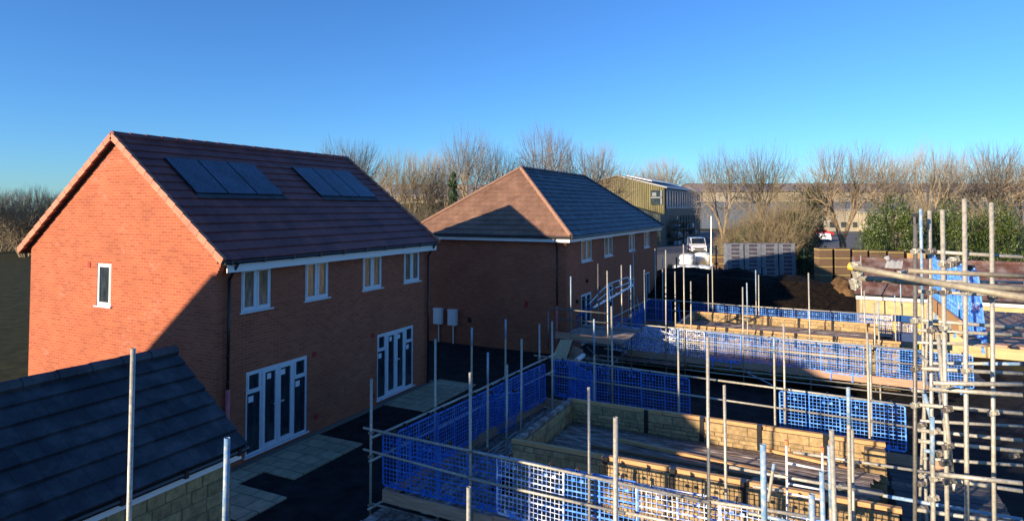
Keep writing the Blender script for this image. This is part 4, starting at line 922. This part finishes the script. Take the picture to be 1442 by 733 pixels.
for i,(px_,yt,yb) in enumerate(((953,362,408),(1009,345,405),(1040,400,412))):
    if i==2: continue
    p=atz(px_,yb,0);dd=(p-O).dot(Vector((-math.sin(YAW),math.cos(YAW),0)));tp=atd(px_,yt,dd)
    m=MB();m.tube((p.x,p.y,0),(p.x,p.y,tp.z),.06,6);m.tube((p.x,p.y,tp.z*.55),(p.x,p.y,tp.z*.55+.12),.16,8);t=m.build('fence_post','black_plastic',org=(p.x,p.y,0));tag(t,['thin black post left of the shaded bags','thin black post between the bags and the block packs'][i],'post')
# ---------------------------------------------------------------- trees
def crown_tree(seed,H,base,rx,rz,cz,N,thick=.0072,tw=.0085,multi=0,leanx=0.0,shell=.55):
    """bare tree: targets fill a lobed dome, limbs split again and again on their way to them"""
    rr=random.Random(seed);T=MB();K=MB();tg=[]
    while len(tg)<N:
        v=Vector((rr.gauss(0,1),rr.gauss(0,1),rr.gauss(0,1))).normalized();q=rr.random()**shell
        k=1+.30*noise.noise(v*1.9+Vector((seed,0,0)))+.12*noise.noise(v*5+Vector((0,seed,0)))
        p=Vector((v.x*rx*q*k,v.y*rx*q*k,cz+v.z*rz*q*k))
        if p.z<base*.9 or noise.noise(p*.55+Vector((seed*3,0,0)))<-.28: continue
        tg.append(p)
    def R_(n): return max(tw,thick*H/12*(n**.44))
    big=N/40
    def go(p,d,ts,lv):
        n=len(ts)
        if n==1:
            t=ts[0];m=(p+t)/2+Vector((rr.gauss(0,.03),rr.gauss(0,.03),-.03))*(t-p).length
            K.tube(p,m,tw,3,tw*.8,caps=False);K.tube(m,t+Vector((0,0,.1)),tw*.8,3,tw*.45,caps=False);return
        g=sum(ts,Vector())/n;L=(g-p).length
        f=rr.uniform(.22,.36) if lv else .3
        w=(g-p).normalized();dn=(w*.75+d*.35+Vector((rr.gauss(0,.07),rr.gauss(0,.07),rr.gauss(0,.04)))).normalized()
        q=p+dn*L*f;r0=R_(n);M=T if n>big else K;sd=7 if n>N/4 else 5 if n>big else 3
        M.tube(p,q,r0,sd,max(tw,r0*.9),caps=False)
        ax=Vector((rr.gauss(0,1),rr.gauss(0,1),rr.gauss(0,.6)));ax=(ax-dn*ax.dot(dn)).normalized()
        o=sorted(ts,key=lambda t:(t-q).normalized().dot(ax));c=max(1,min(n-1,int(n*rr.uniform(.25,.6))))
        go(q,dn,o[:c],lv+1);go(q,dn,o[c:],lv+1)
    if multi:
        an=[rr.uniform(0,6.28) for _ in range(multi)]
        gs=[[] for _ in range(multi)]
        for t in tg: gs[max(range(multi),key=lambda i:t.x*math.cos(an[i])+t.y*math.sin(an[i])+rr.gauss(0,rx*.4))].append(t)
        for i,g_ in enumerate(gs):
            if g_: go(Vector((math.cos(an[i])*.25,math.sin(an[i])*.25,-.1)),Vector((math.cos(an[i])*.3,math.sin(an[i])*.3,1)).normalized(),g_,0)
    else:
        m1=Vector((leanx*.5+rr.gauss(0,.08),rr.gauss(0,.08),base*.5));m2=Vector((leanx,rr.gauss(0,.1),base))
        r0=R_(N);T.tube((0,0,-.1),m1,r0*1.25,9,r0*1.08,caps=False);T.tube(m1,m2,r0*1.08,9,r0,caps=False)
        c=int(N*.45);o=sorted(tg,key=lambda t:t.x);go(m2,Vector((-.3,0,1)).normalized(),o[:c],1);go(m2,Vector((.35,0,1)).normalized(),o[c:],1)
    return T.mesh('trunk','bark'),K.mesh('crown','twig')
def vr(mat,**k):
    T,K=crown_tree(**k);K.materials.clear();K.materials.append(MATS[mat]);return T,K
V=[vr('twig',seed=1,H=12,base=2.6,rx=4.0,rz=4.3,cz=7.8,N=2300),vr('twig_red',seed=2,H=12,base=2.2,rx=3.9,rz=4.3,cz=7.7,N=2500),vr('twig_ochre',seed=3,H=12,base=2.0,rx=4.2,rz=4.3,cz=7.7,N=2400),
   vr('twig',seed=4,H=12,base=2.4,rx=4.5,rz=4.1,cz=7.9,N=2500),vr('twig_red',seed=5,H=12,base=2.2,rx=5.6,rz=4.5,cz=7.5,N=4200,thick=.0075)]
VS=[vr('twig_ochre',seed=8,H=6,base=.3,rx=2.6,rz=2.7,cz=3.2,N=2000,multi=6,thick=.011),vr('twig_ochre',seed=9,H=6,base=.3,rx=2.3,rz=2.8,cz=3.1,N=2000,multi=7,thick=.011)]
def plant(name,cat,var,px_,pyt,d,label,group,sx=1.0,rot=0,base=12,z0=0):
    top=atd(px_,pyt,d);H=top.z;s=H/base
    o=bpy.data.objects.new(name,None);C.objects.link(o);o.location=(top.x,top.y,z0);o.scale=(s*sx,s*sx,s);o.rotation_euler=(0,0,rot);tag(o,label,cat,group)
    for me in var:
        c=bpy.data.objects.new(me.name.split('.')[0],me);C.objects.link(c);c.parent=o
TG='bare trees along the skyline'
TL=[(478,207,92,3,.95,'leftmost bare tree low above the ridge of the purple roof'),(502,193,84,4,.95,'rounded bare tree above the right end of the purple roof'),(572,203,74,2,.95,'bare tree left of centre in the gap between the houses'),(603,203,78,1,.9,'bare tree in the middle of the gap between the houses'),(632,206,80,0,.7,'slim bare tree beside the dark conifer'),
 (662,173,72,0,.78,'tallest pale bare tree left of the hip roof peak'),(704,196,84,2,.95,'soft bare tree between the tall pale one and the hip roof peak'),(768,166,76,1,.8,'tall bare tree directly behind the hip roof peak'),(838,196,78,4,.85,'rounded bare tree behind the right end of the hip roof'),
 (930,219,150,4,1.0,'broad bare tree behind the olive warehouse roof'),(905,236,150,1,1.0,'low bare tree behind the olive warehouse ridge'),(1016,203,70,0,.95,'bare tree with forked pale trunk beside the white column'),(1072,194,72,2,.9,'bare tree above the grey block packs'),(1184,197,68,4,1.0,'wide bare tree with thick forked trunk by the car park'),(1252,204,76,3,1.0,'loose bare tree behind the big green bush'),(1312,192,66,0,.9,'slender bare tree behind the right tower'),(1345,205,72,1,.9,'bare tree right of the tower poles'),(1400,196,74,4,.95,'bare tree at the far right edge'),(1440,205,80,2,1,'last bare tree beyond the right edge'),(436,213,100,1,.8,'tiny bare tree top peeping over the purple ridge'),(10,262,150,0,1.2,'distant bare tree at the far left edge'),(45,258,150,3,1.2,'distant bare tree left of the nearest gable'),(75,266,150,2,1.3,'distant bare tree touching the nearest gable verge'),(-40,260,150,1,1.3,'distant bare tree beyond the left edge')]
for i,(x,y,d,v,sx,lb) in enumerate(TL): plant('bare_tree','tree',V[v],x,y,d,lb,TG,sx,rot=i*1.7)
SG='bare shrubs and thickets'
SL=[(1045,298,64,0,1.3,'brown bare shrub left of the tangled thicket'),(1070,282,64,1,1.2,'tangled brown thicket above the block packs'),(1100,262,62,0,.95,'tallest brown thicket leaning right above the block packs'),(1122,276,66,1,.9,'brown thicket next to the dark evergreen'),(1025,318,66,1,1.1,'low brown shrub at the forked pale trunk'),(1085,300,60,0,1.3,'dense low thicket right behind the block packs'),
 (560,285,60,0,1.3,'low thicket touching the right end of the purple roof'),(585,280,58,1,1.3,'low thicket second in the gap between the houses'),(612,284,60,0,1.3,'low thicket third in the gap between the houses'),(640,280,62,1,1.2,'low thicket beside the hip roof slope'),(598,296,50,1,1.4,'nearest low thicket in the gap between the houses'),(548,300,56,1,1.2,'thicket hidden low at the purple roof edge'),(1300,270,64,1,1.1,'brown thicket behind the tower poles'),(1385,275,64,0,1.2,'brown thicket at the far right'),(6,272,90,0,1.8,'brown thicket at the far left edge'),(40,276,80,1,1.8,'brown thicket second from the far left edge'),(75,272,95,0,1.8,'brown thicket left of the nearest gable verge'),(-30,270,85,1,1.8,'brown thicket beyond the left edge')]
for i,(x,y,d,v,sx,lb) in enumerate(SL): plant('bare_shrub','shrub',VS[v],x,y,d,lb,SG,sx,rot=i*2.1,base=6)
def leafy(seed,W,D,H,n,mat,leaf,conic=False,stems=5):
    rr=random.Random(seed);K=MB();lobes=[]
    nl=22
    for i in range(nl):
        an=rr.uniform(0,6.28);z=rr.uniform(.1,.95);rad=(1-z)*.9+.08 if conic else (1-(abs(z-.4)/.62)**2)**.5 if abs(z-.4)<.62 else .1
        q=rr.uniform(.3,.8)*rad;lobes.append((Vector((math.cos(an)*q*W/2,math.sin(an)*q*D/2,z*H)),rr.uniform(.14,.27)*(W if not conic else W*.8)*(.6 if conic else 1)))
    for i in range(n):
        c,r=rr.choice(lobes);v=Vector((rr.gauss(0,1),rr.gauss(0,1),rr.gauss(0,1))).normalized();p=c+v*r*rr.uniform(.55,1.08)
        if p.z<.05: continue
        if noise.noise(p*1.7)<-.22: continue
        nn=(v+Vector((rr.gauss(0,.7),rr.gauss(0,.7),rr.gauss(0,.7)))).normalized();a=nn.orthogonal().normalized();a=Matrix.Rotation(rr.uniform(0,6.28),3,nn)@a;b=nn.cross(a);s=leaf*rr.uniform(.6,1.3)
        K.add([p-a*s,p-b*s*.45,p+a*s,p+b*s*.45],[(0,1,2,3)])
    T=MB()
    for i in range(stems):
        an=rr.uniform(0,6.28);T.tube((0,0,0),(math.cos(an)*W*.25,math.sin(an)*D*.25,H*.7),.06,5,.02)
    zz=sorted(q[2] for q in K.v);zz=H/zz[int(len(zz)*.99)];K.v=[(a,b,c*zz) for a,b,c in K.v]
    return T.mesh('trunk','bark'),K.mesh('crown',mat)
L1=leafy(31,7,5,5,15000,'leaf_green',.10);L2=leafy(32,5,4,5,9000,'leaf_dark',.10);L3=leafy(33,3,3,6,8000,'leaf_conifer',.08,True)
EG='evergreen bushes'
for i,(x,y,d,v,b,sx,lb) in enumerate(((1256,282,54,L1,5,.60,'big glossy green bush left of the tower poles'),(1230,312,53,L1,5,.5,'lower green bush in front of the big glossy one'),(1340,288,56,L1,5,.55,'green bush behind the tower poles at the right'),(1136,262,70,L2,5,.75,'dark evergreen right of the brown thicket'),(1118,300,62,L2,5,.9,'low dark ivy bush beside the brown thicket'),(1405,290,56,L1,5,.6,'green bush at the far right edge'),
   (638,245,66,L3,6,.75,'dark conifer among the bare trees between the houses'),(1305,300,60,L2,5,1,'dark evergreen behind the tower'),(1060,316,62,L2,5,.9,'low dark evergreen behind the block packs'))):
    plant('conifer' if v is L3 else 'evergreen_bush','bush' if v is not L3 else 'tree',v,x,y,d,lb,EG,sx,rot=i*1.3,base=b)
for i,(x,y,d,lb) in enumerate(((1020,380,50,'small dark sapling left before the block packs'),(1041,378,50,'small dark sapling before the second column of block packs'),(944,372,52,'small dark shrub left of the shaded bags'),(976,384,50,'small dark shrub before the shaded bags'),(628,268,90,'dark ivy clump left of the conifer'))):
    plant('evergreen_bush','bush',L2,x,y,d,lb,EG,.8,rot=i,base=5)
# undergrowth mass
a=MB();rr=random.Random(77)
for k in range(9000):
    px_=rr.choice((rr.uniform(500,700),rr.uniform(985,1330)));d=rr.uniform(60,72);q=atd(px_,300,d);h=rr.uniform(.2,1.6);p=Vector((q.x,q.y,0));dd=Vector((rr.gauss(0,.3),rr.gauss(0,.3),1)).normalized()
    a.tube(p,p+dd*h,.012,3,.006,caps=False)
tag(a.build('undergrowth','twig_ochre'),'thin brown undergrowth beneath the bare trees','undergrowth',kind='stuff')
for o in bpy.data.objects:
    if '_o' in o: del o['_o']
sc.cycles.max_bounces=6
